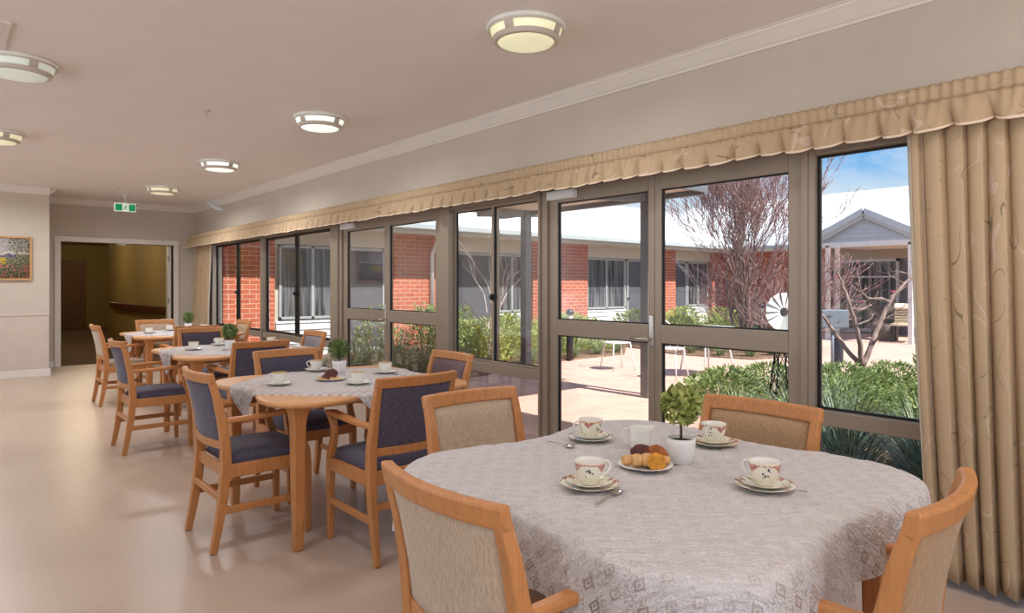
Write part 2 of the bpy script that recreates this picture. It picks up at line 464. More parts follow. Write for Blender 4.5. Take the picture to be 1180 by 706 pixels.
# ------------------------------------------------------------------ room shell
W, FAR, CEIL = 3.58, 12.85, 2.73
XL, YB = -4.2, -3.4
struct(MB().box((XL, YB, -.12), (W + .08, FAR + .1, 0)).build('floor', 'floor_vinyl'), 'pale pinkish beige vinyl plank floor of the dining room', 'floor')
struct(MB().box((XL, YB, CEIL), (W + .12, FAR + .1, CEIL + .15)).build('ceiling', 'ceiling_paint'), 'flat off-white painted ceiling of the dining room', 'ceiling')
struct(MB().box((W - .06, YB, 2.07), (W + .1, FAR + .1, CEIL)).box((W - .06, YB, 0), (W + .1, .1, 2.07)).box((W - .06, 11.83, 0), (W + .1, FAR + .1, 2.07)).build('wall_right', 'wall_paint'), 'cream wall above the long run of windows', 'wall')
DX0, DX1, DH = 1.49, 3.16, 2.03
struct(MB().box((.9, FAR, 0), (DX0, FAR + .12, CEIL)).box((DX1, FAR, 0), (W - .06, FAR + .12, CEIL)).box((DX0, FAR, DH), (DX1, FAR + .12, CEIL)).build('wall_far', 'wall_paint'), 'cream end wall around the dark corridor doorway', 'wall')
WL = 11.7
o = struct(MB().box((XL, WL, 0), (1.22, FAR, CEIL)).build('wall_left', 'wall_paint'), 'cream wall section with the garden picture on it', 'wall')
MB().box((XL, WL - .012, .1), (1.215, WL, .88)).box((XL, WL - .02, .88), (1.218, WL, .9)).build('wainscot', 'wainscot', o, bevel=.003)
struct(MB().box((XL, WL - .02, 0), (1.235, WL, .105)).box((1.22, WL, 0), (1.235, FAR - .001, .105)).build('baseboard_left', 'trim_paint', bevel=.004), 'white skirting board below the picture wall', 'skirting')
struct(MB().box((1.236, FAR - .015, 0), (DX0 - .09, FAR, .105)).box((DX1 + .09, FAR - .015, 0), (W - .062, FAR, .105)).build('baseboard_far', 'trim_paint', bevel=.004), 'white skirting either side of the corridor doorway', 'skirting')
# cornice: stepped cove section swept along the walls
prof = [(0, 0), (0, -.095), (.012, -.095), (.016, -.084), (.03, -.074), (.052, -.05), (.07, -.03), (.084, -.018), (.088, -.006), (.1, -.006), (.1, 0)]
def cornice(name, p0, p1, inward, label):
    p0 = Vector(p0); p1 = Vector(p1); iw = Vector(inward); mb = MB()
    a = [mb.bm.verts.new(p0 + iw * d + Vector((0, 0, z))) for d, z in prof]; b = [mb.bm.verts.new(p1 + iw * d + Vector((0, 0, z))) for d, z in prof]
    for k in range(len(prof)): mb.face([a[k], a[(k + 1) % len(prof)], b[(k + 1) % len(prof)], b[k]])
    mb.face(a); mb.face(b[::-1])
    struct(mb.build(name, 'trim_paint'), label, 'cornice')
cornice('trim_1', (W - .06, YB, CEIL), (W - .06, FAR, CEIL), (-1, 0, 0), 'stepped plaster cornice above the window wall')
cornice('trim_2', (1.22, FAR, CEIL), (W - .06, FAR, CEIL), (0, -1, 0), 'plaster cornice above the corridor doorway')
cornice('trim_3', (XL, WL, CEIL), (1.22, WL, CEIL), (0, -1, 0), 'plaster cornice above the picture wall')
cornice('trim_4', (1.22, WL, CEIL), (1.22, FAR, CEIL), (1, 0, 0), 'short plaster cornice on the corner return')

# corridor doorway with its white frame and one leaf folded back
d1 = thing('door_1', 'white framed double doorway open to the dark corridor', 'doorway', (0, 0, 0), kind='structure')
MB().box((DX0 - .085, FAR - .025, 0), (DX0, FAR + .14, DH)).box((DX1, FAR - .025, 0), (DX1 + .085, FAR + .14, DH)).box((DX0 - .085, FAR - .025, DH), (DX1 + .085, FAR + .14, DH + .085)).build('door_frame', 'trim_paint', d1, bevel=.005)
lf = MB().box((DX1 - .045, FAR + .15, .01), (DX1 - .004, FAR + .30, DH - .01)).build('door_leaf', 'trim_paint', d1, bevel=.003)
mb = MB()
for z in (.25, 1.0, 1.75): mb.box((DX1 - .052, FAR + .142, z), (DX1 - .03, FAR + .156, z + .1))
mb.build('hinges', 'chrome', lf)
MB().box((DX0 + .8, FAR + .0, DH - .025), (DX0 + .92, FAR + .06, DH - .003)).build('door_catch', 'trim_paint', d1, bevel=.003)
# corridor beyond
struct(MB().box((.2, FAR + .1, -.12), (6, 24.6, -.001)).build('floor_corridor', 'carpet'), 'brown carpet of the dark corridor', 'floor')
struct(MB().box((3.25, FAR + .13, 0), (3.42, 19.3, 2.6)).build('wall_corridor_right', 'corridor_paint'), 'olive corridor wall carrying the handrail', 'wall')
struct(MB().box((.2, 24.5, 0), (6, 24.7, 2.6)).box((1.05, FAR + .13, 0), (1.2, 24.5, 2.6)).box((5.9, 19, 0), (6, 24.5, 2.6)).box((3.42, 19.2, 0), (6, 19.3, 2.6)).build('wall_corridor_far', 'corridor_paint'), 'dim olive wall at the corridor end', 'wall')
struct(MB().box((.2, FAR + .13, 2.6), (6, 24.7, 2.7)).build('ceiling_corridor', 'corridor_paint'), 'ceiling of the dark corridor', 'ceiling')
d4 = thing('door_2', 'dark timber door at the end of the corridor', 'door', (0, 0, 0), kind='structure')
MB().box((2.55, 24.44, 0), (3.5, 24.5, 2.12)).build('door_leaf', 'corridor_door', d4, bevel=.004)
MB().box((2.47, 24.42, 0), (2.55, 24.5, 2.2)).box((3.5, 24.42, 0), (3.58, 24.5, 2.2)).box((2.55, 24.42, 2.12), (3.5, 24.5, 2.2)).build('door_frame', 'corridor_paint', d4)
h = thing('handrail', 'dark red timber handrail on the corridor wall', 'handrail', (0, 0, 0))
MB().sweep([(3.17, 13.1, .85), (3.17, 18.6, .85)], .05, .14, (1, 0, 0)).build('rail', 'rail_wood', h, bevel=.015)
for y in (13.4, 15, 16.6, 18.3): MB().box((3.17, y - .02, .83), (3.249, y + .02, .87)).build('bracket', 'chrome', h)

# ------------------------------------------------------------------ window wall joinery (plane x = W)
FX0, FX1 = W - .05, W + .05
def vpost(mb, y0, y1, z0=0, z1=2.07, x0=FX0, x1=FX1): mb.box((x0, y0, z0), (x1, y1, z1))
def pane(parent, y0, y1, z0, z1, x=W, name='pane'):
    return MB().box((x - .003, y0, z0), (x + .003, y1, z1)).build(name, 'glass', parent)
def gasket(parent, y0, y1, z0, z1, x=W, w=.008):
    mb = MB()
    mb.box((x - .009, y0, z0), (x + .009, y0 + w, z1)).box((x - .009, y1 - w, z0), (x + .009, y1, z1)).box((x - .009, y0 + w, z0), (x + .009, y1 - w, z0 + w)).box((x - .009, y0 + w, z1 - w), (x + .009, y1 - w, z1))
    return mb.build('gasket', 'gasket', parent)
SILL0, SILL1, HEAD = .565, .645, 2.0
# window_1: fixed light beside the curtain
w1 = thing('window_1', 'tall fixed window by the long curtain with garden outside', 'window', kind='structure')
mb = MB(); vpost(mb, 1.60, 1.634); vpost(mb, .1, .16)
mb.box((FX0, .16, SILL0), (FX1, 1.60, SILL1)).box((FX0, .16, HEAD), (FX1, 1.60, 2.07)).box((FX0, .16, 0), (FX1, 1.60, .05))
mb.build('window_frame', 'frame_bronze', w1, bevel=.004)
p = pane(w1, .16, 1.60, SILL1, HEAD); gasket(p, .16, 1.60, SILL1, HEAD, w=.012)
pane(w1, .16, 1.60, .05, SILL0)

def door_leaf(parent, y0, y1, s0, s1, latch=0, closer=0):
    mb = MB(); x0, x1 = W - .025, W + .025
    mb.box((x0, y0, .012), (x1, y0 + s0, 2.045)).box((x0, y1 - s1, .012), (x1, y1, 2.045))
    for z0, z1 in ((.012, .14), (.93, 1.05), (1.935, 2.045)): mb.box((x0, y0 + s0, z0), (x1, y1 - s1, z1))
    lf = mb.build('door_leaf', 'frame_bronze', parent, bevel=.004)
    for z0, z1 in ((.14, .93), (1.05, 1.935)):
        pane(lf, y0 + s0, y1 - s1, z0, z1); gasket(lf, y0 + s0, y1 - s1, z0, z1)
    if latch:
        yy = y0 + s0 / 2 if latch < 0 else y1 - s1 / 2
        MB().box((x0 - .006, yy - .017, .9), (x0, yy + .017, 1.11)).build('latch_plate', 'chrome', lf, bevel=.003)
        dr = 1 if latch < 0 else -1
        MB().tube([(x0 - .005, yy, .955), (x0 - .045, yy, .955), (x0 - .05, yy + dr * .03, .955), (x0 - .05, yy + dr * .13, .952)], .0095, 10).build('lever_handle', 'chrome', lf)
    if closer:
        ys = y1 - .30 if closer > 0 else y0 + .02
        mb = MB().box((x0 - .055, ys, 1.955), (x0, ys + .28, 2.02))
        mb.build('door_closer', 'white_metal', lf, bevel=.006)
        MB().box((x0 - .05, ys - .06, 2.028), (x0 - .03, ys + .2, 2.04)).build('closer_arm', 'chrome', lf)
    return lf
def double_door(name, label, y0, ym, y1):
    d = thing(name, label, 'door', kind='structure')
    mb = MB(); vpost(mb, y0 - .04, y0); vpost(mb, y1, y1 + .06)
    mb.box((FX0, y0, 2.045), (FX1, y1, 2.07)).box((FX0, y0, -.01), (FX1, y1, .01))
    mb.build('door_frame', 'frame_bronze', d, bevel=.004)
    door_leaf(d, y0 + .003, ym - .001, .077, .05); door_leaf(d, ym + .001, y1 - .003, .05, .085, latch=-1, closer=1)
    return d
double_door('door_3', 'near glazed double door onto the sunny courtyard', 1.675, 2.66, 3.655)
double_door('door_4', 'far glazed double door behind the second table', 5.115, 6.10, 7.085)

def slider(name, label, y0, y1, dark, post0=0.0, post1=0.0):
    w = thing(name, label, 'window', kind='structure'); mb = MB()
    if post0: vpost(mb, y0 - post0, y0, x0=FX0 - .02)
    if post1: vpost(mb, y1, y1 + post1, x0=FX0 - .02)
    mb.box((FX0, y0, SILL0), (FX1, y1, SILL1)).box((FX0, y0, HEAD), (FX1, y1, 2.07)).box((FX0, y0, 0), (FX1, y1, .05))
    mb.build('window_frame', 'frame_bronze', w, bevel=.004)
    ym = (y0 + y1) / 2
    for k, (a, b) in enumerate(((y0, ym + .022), (ym - .022, y1))):
        x = W + (.014 if k else -.014); s_ = .03; mb = MB()
        mb.box((x - .013, a, SILL1), (x + .013, a + s_, HEAD)).box((x - .013, b - s_, SILL1), (x + .013, b, HEAD))
        mb.box((x - .013, a + s_, SILL1), (x + .013, b - s_, SILL1 + .025)).box((x - .013, a + s_, HEAD - .025), (x + .013, b - s_, HEAD))
        sh = mb.build('sash', 'frame_dark' if dark else 'frame_bronze', w, bevel=.003)
        pane(sh, a + s_, b - s_, SILL1 + .025, HEAD - .025, x); gasket(sh, a + s_, b - s_, SILL1 + .025, HEAD - .025, x)
        if k == 0: MB().tube([(x - .03, ym, 1.21), (x - .012, ym, 1.21)], .028, 14).tube([(x - .045, ym, 1.21), (x - .03, ym, 1.21)], .014, 10).build('latch', 'gasket', sh)
    pane(w, y0, y1, .05, SILL0)
    return w
slider('window_2', 'sliding side window between the two glazed double doors', 3.735, 4.93, False, post0=.019, post1=.144)
slider('window_3', 'dark framed sliding window beyond the far glazed door', 7.335, 9.556, True, post0=.189, post1=.0)
slider('window_4', 'dark framed sliding window at the far curtain', 9.59, 11.83, True, post0=.034)

# ------------------------------------------------------------------ valance and curtains
random.seed(3)
va = thing('valance', 'long ruffled tan valance along the top of the windows', 'valance')
VX = 3.38
VY0, VY1 = -.6, 12.72
def fold(y):      # irregular gathers: round fronts, narrow valleys
    ph = y * 2 * PI / .155 + 2.0 * mnoise.noise((y * 1.7, 0, 0)) + 1.2 * mnoise.noise((y * 5, 3, 0))
    k = 1 - abs(math.sin(ph / 2))
    return 1 - 2.1 * k ** 2.2 + .35 * mnoise.noise((y * 4, 7, 0))
def ruffle(u, v):
    y = VY0 + (VY1 - VY0) * u; z = 2.13 - .125 * v
    f = fold(y + .03 * v); g = math.sin(y * 2 * PI / .052 + 3 * mnoise.noise((y * 6, 2, 0)))
    return Vector((VX - .016 - .022 * v - .034 * f * v ** .8 - .006 * g * (1 - v), y + .02 * v * mnoise.noise((y * 7, 5, 0)), z - .014 * v * f + .010 * v * mnoise.noise((y * 3, 9, 0))))
def heading(u, v):
    y = VY0 + (VY1 - VY0) * u
    f = math.sin(y * 2 * PI / .045 + 2 * mnoise.noise((y * 6, 1, 0)))
    return Vector((VX - .005 * f - .008 * math.sin(PI * v), y, 2.125 + .085 * v + .002 * f * v))
MB().grid(ruffle, 1900, 8, uvfn=lambda u, v: (u * 16, v * .2)).build('ruffle', 'valance_cloth', va, solid=.003, recalc=False)
MB().grid(heading, 1900, 4, uvfn=lambda u, v: (u * 16, v * .2 + 4)).build('heading', 'valance_cloth', va, solid=.003, recalc=False)
MB().grid(lambda u, v: ruffle(u, 1) + Vector((0, 0, .0055 - .011 * v)), 1900, 1).build('hem', 'hem_tape', va, solid=.006, recalc=False)
MB().box((VX + .004, VY0, 2.185), (W - .061, VY1, 2.2)).build('pelmet_board', 'trim_paint', va)

def curtain(name, label, y0, y1, x0, nf, ztop, zbot, amp, seed, flare=0.0, dx=.11):
    c = thing(name, label, 'curtain')
    def fn(u, v):
        z = zbot + (ztop - zbot) * v; y = y0 + (y1 - y0) * u
        y += flare * (1 - v) * (1 - u) * 1.0
        ph = u * nf * 2 * PI + 2.4 * mnoise.noise((u * 6 + seed, v * .5, 0)) + 1.6 * math.sin(u * 9 + seed)
        a = amp * (1 - .4 * v) * (.8 + .5 * mnoise.noise((u * 7, seed, v)))
        sharp = 2.2 * (1 - abs(math.sin(ph / 2))) ** 1.6 - .9
        return Vector((x0 + dx * v ** 2 + a * sharp, y + .010 * math.cos(ph), z + .006 * math.sin(ph) * (1 - v)))
    MB().grid(fn, int(nf * 22), 24, uvfn=lambda u, v: (u * nf * .26, v * 2.0)).build('drape', 'curtain_cloth', c, solid=.003, recalc=False)
    MB().grid(lambda u, v: fn(u * .06 - .012, v) + Vector((.012, 0, 0)), 4, 24).build('lining', 'lining', c, solid=.002, recalc=False)
    return c
curtain('curtain', 'long tan vine patterned curtain at the near end of the windows', 1.10, -.1, 3.30, 17, 2.12, .035, .040, 2.0, -.12)
curtain('curtain', 'small tied tan curtain at the far end of the windows', 11.75, 12.6, 3.42, 9, 2.12, .04, .035, 5.0, 0, .05)

# ------------------------------------------------------------------ ceiling fittings
def ceiling_light(loc, glow, label):
    t_ = thing('ceiling_light', label, 'light', loc, .35, 'round ceiling lights')
    MB().lathe([(.215, 0), (.222, -.008), (.218, -.02), (.2, -.022), (.195, 0)], 48, closed=False).build('rim', 'lens_white', t_)
    # tan shroud: a stepped ring with four slots
    mb = MB()
    mb.lathe([(.205, -.012), (.207, -.028), (.203, -.03), (.198, -.014)], 48, closed=False)
    mb.lathe([(.186, -.066), (.176, -.086), (.158, -.092), (.156, -.086), (.178, -.064)], 48, closed=False)
    for k in range(4):
        a = k * PI / 2
        mb.lathe([(.204, -.026), (.188, -.07), (.182, -.068), (.198, -.024)], 4, a0=a - .13, a1=a + .13)
    mb.build('shroud', 'shroud_tan', t_)
    MB().lathe([(.199, -.004), (.192, -.04), (.178, -.075)], 48, closed=False).build('side_diffuser', glow, t_)
    MB().lathe([(.158, -.082), (.15, -.092), (.1, -.099), (.0001, -.102)], 48, closed=False).build('lens', glow, t_)
    return t_
plain('shroud_tan', (208, 198, 184), .45, var=.01)
LIGHTS = [((2.44, 2.69), 'glow_yellow', 'yellow glowing round ceiling light nearest the window valance'),
          ((2.44, 5.29), 'glow_cool', 'white round ceiling light, second along the window side row'),
          ((2.44, 7.93), 'glow_cool', 'white round ceiling light, third along the window side row'),
          ((2.44, 10.5), 'glow_yellow', 'small yellowish round ceiling light above the exit sign'),
          ((.38, 5.22), 'glow_dim', 'large dim round ceiling light beside the air vent'),
          ((.40, 7.75), 'glow_yellow', 'yellowish round ceiling light cut by the picture edge above the framed print')]
for (x, y), gw, lb in LIGHTS: ceiling_light((x, y, CEIL), gw, lb)
v_ = thing('air_vent', 'square ceiling air vent beside the large dim light', 'vent', (.04, 4.73, CEIL))
MB().box((-.26, -.26, -.012), (.26, -.2, 0)).box((-.26, .2, -.012), (.26, .26, 0)).box((-.26, -.2, -.012), (-.2, .2, 0)).box((.2, -.2, -.012), (.26, .2, 0)).build('frame', 'trim_paint', v_, bevel=.003)
for k in range(6):
    MB().box((-.2, -.19 + k * .065, -.014), (.2, -.185 + k * .065, -.001), mat=None).build('louvre', 'grey_frame', v_)
def sprinkler(loc, label):
    s_ = thing('ceiling_sprinkler', label, 'sprinkler', loc, 0, 'ceiling sprinklers')
    MB().lathe([(.03, 0), (.03, -.006), (.012, -.01), (.01, -.03), (.004, -.034)], 16).build('escutcheon', 'sprinkler', s_)
    MB().lathe([(.0001, -.052), (.016, -.052), (.016, -.05), (.0001, -.048)], 12).tube([(.008, 0, -.03), (.008, 0, -.05)], .002, 6).tube([(-.008, 0, -.03), (-.008, 0, -.05)], .002, 6).build('deflector', 'sprinkler', s_)
sprinkler((1.64, 5.68, CEIL), 'fire sprinkler on the open ceiling between the light rows')
sprinkler((1.95, 10.9, CEIL), 'tiny ceiling sprinkler just before the exit sign')

# exit sign: green with the running figure in the white centre
ex = thing('exit_sign', 'green exit sign with running figure above the corridor doorway', 'sign', (2.2, 11.75, 2.53)); ex.scale = (.7, .7, .7)
MB().box((-.21, -.03, -.085), (.21, .03, .095)).build('sign_case', 'sign_white', ex, bevel=.006)
MB().box((-.195, -.034, -.072), (-.062, -.028, .076)).build('green_panel', 'sign_green', ex)
MB().box((.068, -.034, -.072), (.195, -.028, .076)).build('green_panel', 'sign_green', ex)
mb = MB()
fm = Matrix.Translation((0, -.031, 0)) @ Matrix.Rotation(PI / 2, 4, 'X')
def limb(pts, w): mb.sweep([(x, -.031, z) for x, z in pts], .003, w, (0, 1, 0))
limb([(.012, .03), (-.008, -.012)], .024); limb([(.012, .028), (.034, .012), (.04, -.006)], .011); limb([(.008, .026), (-.022, .022), (-.036, .004)], .011)
limb([(-.006, -.01), (.018, -.026), (.014, -.058)], .013); limb([(-.01, -.01), (-.02, -.036), (-.046, -.04)], .013)
mb.lathe([(.0001, -.002), (.0115, -.002), (.0115, .002), (.0001, .002)], 14)
for v in mb.bm.verts[-56:]: v.co = fm @ (v.co + Vector((.024, .05, 0)))
mb.build('running_figure', 'sign_green', ex)
MB().tube([(0, 0, .09), (0, 0, .280)], .012, 10).lathe([(.05, .284), (.05, .272), (.02, .266)], 20).build('ceiling_mount', 'white_metal', ex)
MB().box((.21, -.008, .055), (.25, .008, .07)).build('cable_clip', 'black_metal', ex)

# framed print on the left wall
pic = thing('picture', 'framed flower garden print on the left wall', 'picture', (.58, WL - .03, 1.70))
MB().box((-.43, -.012, -.31), (-.405, .029, .31)).box((.405, -.012, -.31), (.43, .029, .31)).box((-.405, -.012, -.31), (.405, .029, -.285)).box((-.405, -.012, .285), (.405, .029, .31)).build('frame', 'timber_frame', pic, bevel=.003)
MB().grid(lambda u, v: Vector((-.405 + .81 * u, .004, -.285 + .57 * v)), 1, 1, uvfn=lambda u, v: (u, v)).build('print', 'garden_print', pic, solid=.006, recalc=False)

def pad(mb, fa, fb, nu, nv):       # a closed cushion from two facing sheets
    A = [[mb.bm.verts.new(fa(i / nu, j / nv)) for j in range(nv + 1)] for i in range(nu + 1)]
    B = [[mb.bm.verts.new(fb(i / nu, j / nv)) for j in range(nv + 1)] for i in range(nu + 1)]
    for i in range(nu):
        for j in range(nv):
            mb.face([A[i][j], A[i + 1][j], A[i + 1][j + 1], A[i][j + 1]], 0, True)
            mb.face([B[i][j], B[i][j + 1], B[i + 1][j + 1], B[i + 1][j]], 0, True)
    bd = [(i, 0) for i in range(nu)] + [(nu, j) for j in range(nv)] + [(i, nv) for i in range(nu, 0, -1)] + [(0, j) for j in range(nv, 0, -1)]
    for (i, j), (k, l) in zip(bd, bd[1:] + bd[:1]): mb.face([A[i][j], A[k][l], B[k][l], B[i][j]], 0, True)
# ------------------------------------------------------------------ dining chair (faces +Y)
POST = [(-.285, 0), (-.262, .12), (-.238, .27), (-.225, .42), (-.228, .52), (-.243, .64), (-.268, .76), (-.300, .868)]
def ypost(z):
    for (y0, z0), (y1, z1) in zip(POST, POST[1:]):
        if z <= z1: return y0 + (y1 - y0) * (z - z0) / (z1 - z0)
    return POST[-1][0]
BW = .212
def arc(x): return -.034 * (1 - (x / BW) ** 2)
def make_chair(label, fabric):
    c = thing('dining_chair', label, 'chair', group='timber dining armchairs')
    for sx in (-1, 1):
        mb = MB().sweep([(sx * (BW - .004 * (z > .6)), y, z) for y, z in POST], [.03, .033, .037, .042, .040, .038, .034, .030], [.034, .04, .046, .05, .046, .042, .036, .03])
        lg = mb.build('leg', 'beech', c, bevel=.006)
        MB().lathe([(.012, -.001), (.013, .004)], 10, (sx * BW, -.285, 0)).build('glide', 'black_metal', lg)
        fp = [(.192, 0), (.19, .2), (.187, .37), (.180, .44), (.156, .50), (.142, .555), (.158, .61), (.192, .648)]
        mb = MB().sweep([(sx * .216, y, z) for y, z in fp], [.03, .034, .038, .038, .036, .034, .034, .036], [.032, .037, .042, .042, .036, .034, .036, .04])
        lg = mb.build('leg', 'beech', c, bevel=.006)
        MB().lathe([(.012, -.001), (.013, .004)], 10, (sx * .216, .192, 0)).build('glide', 'black_metal', lg)
        ap = [(sx * .216, .212, .652), (sx * .222, .15, .657), (sx * .223, .05, .652), (sx * .220, -.09, .644), (sx * .212, -.225, .640)]
        MB().sweep(ap, [.044, .05, .048, .04, .032], [.022, .026, .026, .026, .026], (1, 0, 0)).build('armrest', 'beech', c, bevel=.008)
        MB().box((sx * .222 - .012, -.22, .36), (sx * .222 + .012, .18, .425)).build('seat_rail', 'beech', c, bevel=.004)
        MB().box((sx * .220 - .010, -.25, .185), (sx * .220 + .010, .185, .22)).build('stretcher', 'beech', c, bevel=.005)
    MB().box((-.21, .17, .36), (.21, .196, .425)).build('seat_rail', 'beech', c, bevel=.004)
    MB().box((-.205, -.235, .36), (.205, -.212, .425)).build('seat_rail', 'beech', c, bevel=.004)
    MB().box((-.205, -.258, .245), (.205, -.236, .28)).build('stretcher', 'beech', c, bevel=.005)
    n = 12
    def rail(z, w, t, x0):
        return MB().sweep([(x0 * (2 * i / n - 1), ypost(z) + arc(x0 * (2 * i / n - 1)), z) for i in range(n + 1)], w, t, (0, 0, 1))
    tr_ = rail(.852, .052, .032, BW + .014)
    for v in tr_.bm.verts: v.co.y -= .22 * (v.co.z - .852)
    tr_.build('top_rail', 'beech', c, bevel=.008)
    rail(.520, .04, .026, BW - .01).build('back_rail', 'beech', c, bevel=.005)
    # padded back panel
    mb = MB(); z0, z1, hw = .540, .828, BW - .018
    def back(s, pad):
        def fn(u, v):
            x = hw * (2 * u - 1); z = z0 + (z1 - z0) * v
            e = min(1, min(u, 1 - u) * 9, min(v, 1 - v) * 9); e = math.sin(e * PI / 2)
            return Vector((x, ypost(z) + arc(x) + s * (.006 + pad * e), z))
        return fn
    pad(mb, back(1, .016), back(-1, .006), 20, 16)
    mb.build('backrest', fabric, c)
    # domed seat cushion
    mb = MB(); nseg = 24
    def seat(u, v):
        x = 2 * u - 1; y = 2 * v - 1
        e = max(0, 1 - max(abs(x), abs(y)) ** 7)
        hwid = .212 - .012 * (1 - v)
        return Vector((x * hwid, -.195 + .387 * v + .018 * (1 - x * x) * v, .425 + .052 * e ** .35 + .012 * (1 - x * x) * (1 - y * y)))
    pad(mb, seat, lambda u, v: Vector(((2 * u - 1) * (.205 - .012 * (1 - v)), -.19 + .378 * v, .408)), nseg, nseg)
    mb.build('seat', fabric, c)
    return c
PROTO = {}
GRP = 'timber dining armchairs'
def chair(x, y, rz, fabric, label):
    if fabric not in PROTO:
        c = make_chair(label, fabric); c['group'] = GRP; PROTO[fabric] = c
        c.location = (x, y, 0); c.rotation_euler = (0, 0, rz)
        return c
    return dup(PROTO[fabric], (x, y, 0), rz, label, GRP)
R_ = math.radians
# facing: 0 = +y, -90 = +x, 90 = -x, 180 = -y
chair(1.12, 1.19, R_(-90), 'fabric_beige', 'large beige-backed chair tucked under the near lace table, seen from behind at the bottom')
chair(1.575, .75, R_(4), 'fabric_tan', 'tan-backed chair in front of the long curtain at the near lace table')
chair(1.995, 1.23, R_(92), 'fabric_tan', 'tan-backed chair on the window side of the near lace table, behind the topiary pot')
chair(1.617, 1.83, R_(177), 'fabric_beige', 'beige-backed chair between the near lace table and the second table')
chair(1.29, 3.58, R_(-90), 'fabric_blue', 'blue armchair on the aisle side of the second table, seen from behind')
chair(1.745, 3.0, R_(0), 'fabric_blue', 'blue armchair with its back to the near lace table, drawn up to the second table')
chair(1.79, 4.06, R_(184), 'fabric_blue', 'blue-backed chair behind the far edge of the second table, facing the camera')
chair(2.205, 3.48, R_(88), 'fabric_plum', 'plum-backed chair on the window side of the second table')
chair(1.36, 6.0, R_(-90), 'fabric_blue', 'blue armchair on the aisle side of the third table')
chair(1.885, 5.46, R_(3), 'fabric_blue', 'blue-backed chair between the second and third tables, back to the camera')
chair(2.05, 6.93, R_(183), 'fabric_blue', 'blue-backed chair behind the far edge of the third table, beside the topiary')
chair(2.40, 5.95, R_(90), 'fabric_grey', 'grey-backed chair on the window side of the third table')
chair(1.60, 8.5, R_(-90), 'fabric_beige', 'beige armchair on the aisle side of the furthest table')
chair(2.10, 9.05, R_(183), 'fabric_beige', 'beige-backed chair at the far side of the furthest table, before the doorway')
chair(2.62, 8.52, R_(90), 'fabric_tan', 'tan-backed chair on the window side of the furthest table')
chair(2.10, 7.92, R_(2), 'fabric_beige', 'chair with only its timber top rail showing, between third and furthest tables')

# ------------------------------------------------------------------ clover shaped tables
def RT(a): return .632 - .112 * math.cos(4 * a) + .006 * math.cos(8 * a)
TOP = .745
def make_table(label, loc):
    t_ = thing('dining_table', label, 'table', loc, 0, 'clover shaped dining tables')
    mb = MB(); n = 144; rings = []
    for f, z in ((.965, TOP - .034), (.995, TOP - .026), (1, TOP - .017), (1, TOP - .008), (.992, TOP - .002), (.98, TOP)):
        rings.append([mb.bm.verts.new((RT(2 * PI * k / n) * f * math.cos(2 * PI * k / n), RT(2 * PI * k / n) * f * math.sin(2 * PI * k / n), z)) for k in range(n)])
    for r0, r1 in zip(rings, rings[1:]):
        for k in range(n): mb.face([r0[k], r0[(k + 1) % n], r1[(k + 1) % n], r1[k]], 0, True)
    mb.face(rings[0][::-1]); mb.face(rings[-1])
    mb.build('tabletop', 'table_wood', t_)
    for sx in (-1, 1):
        for sy in (-1, 1):
            x, y = sx * .455, sy * .455
            MB().sweep([(x, y, 0), (x, y, .35), (x, y, .62), (x, y, .68), (x, y, TOP - .033)], [.046, .058, .066, .080, .11], [.046, .058, .066, .080, .11]).build('leg', 'beech', t_, bevel=.008)
    for sx in (-1, 1):
        MB().box((sx * .40 - .011, -.41, TOP - .066), (sx * .40 + .011, .41, TOP - .034)).build('apron', 'beech', t_, bevel=.003)
        MB().box((-.389, sx * .40 - .011, TOP - .066), (.389, sx * .40 + .011, TOP - .034)).build('apron', 'beech', t_, bevel=.003)
    return t_
TABLES = [(1.63, 1.22), (1.79, 3.60), (2.0, 6.05), (2.22, 8.62)]
tb = make_table('near clover shaped table hidden under the big white lace cloth', (*TABLES[0], 0))
dup(tb, (*TABLES[1], 0), 0, 'second clover shaped table with bare timber lobes showing past its lace cloth')
dup(tb, (*TABLES[2], 0), 0, 'third clover shaped table with a white cloth and topiary')
dup(tb, (*TABLES[3], 0), 0, 'furthest clover shaped table before the dark doorway')

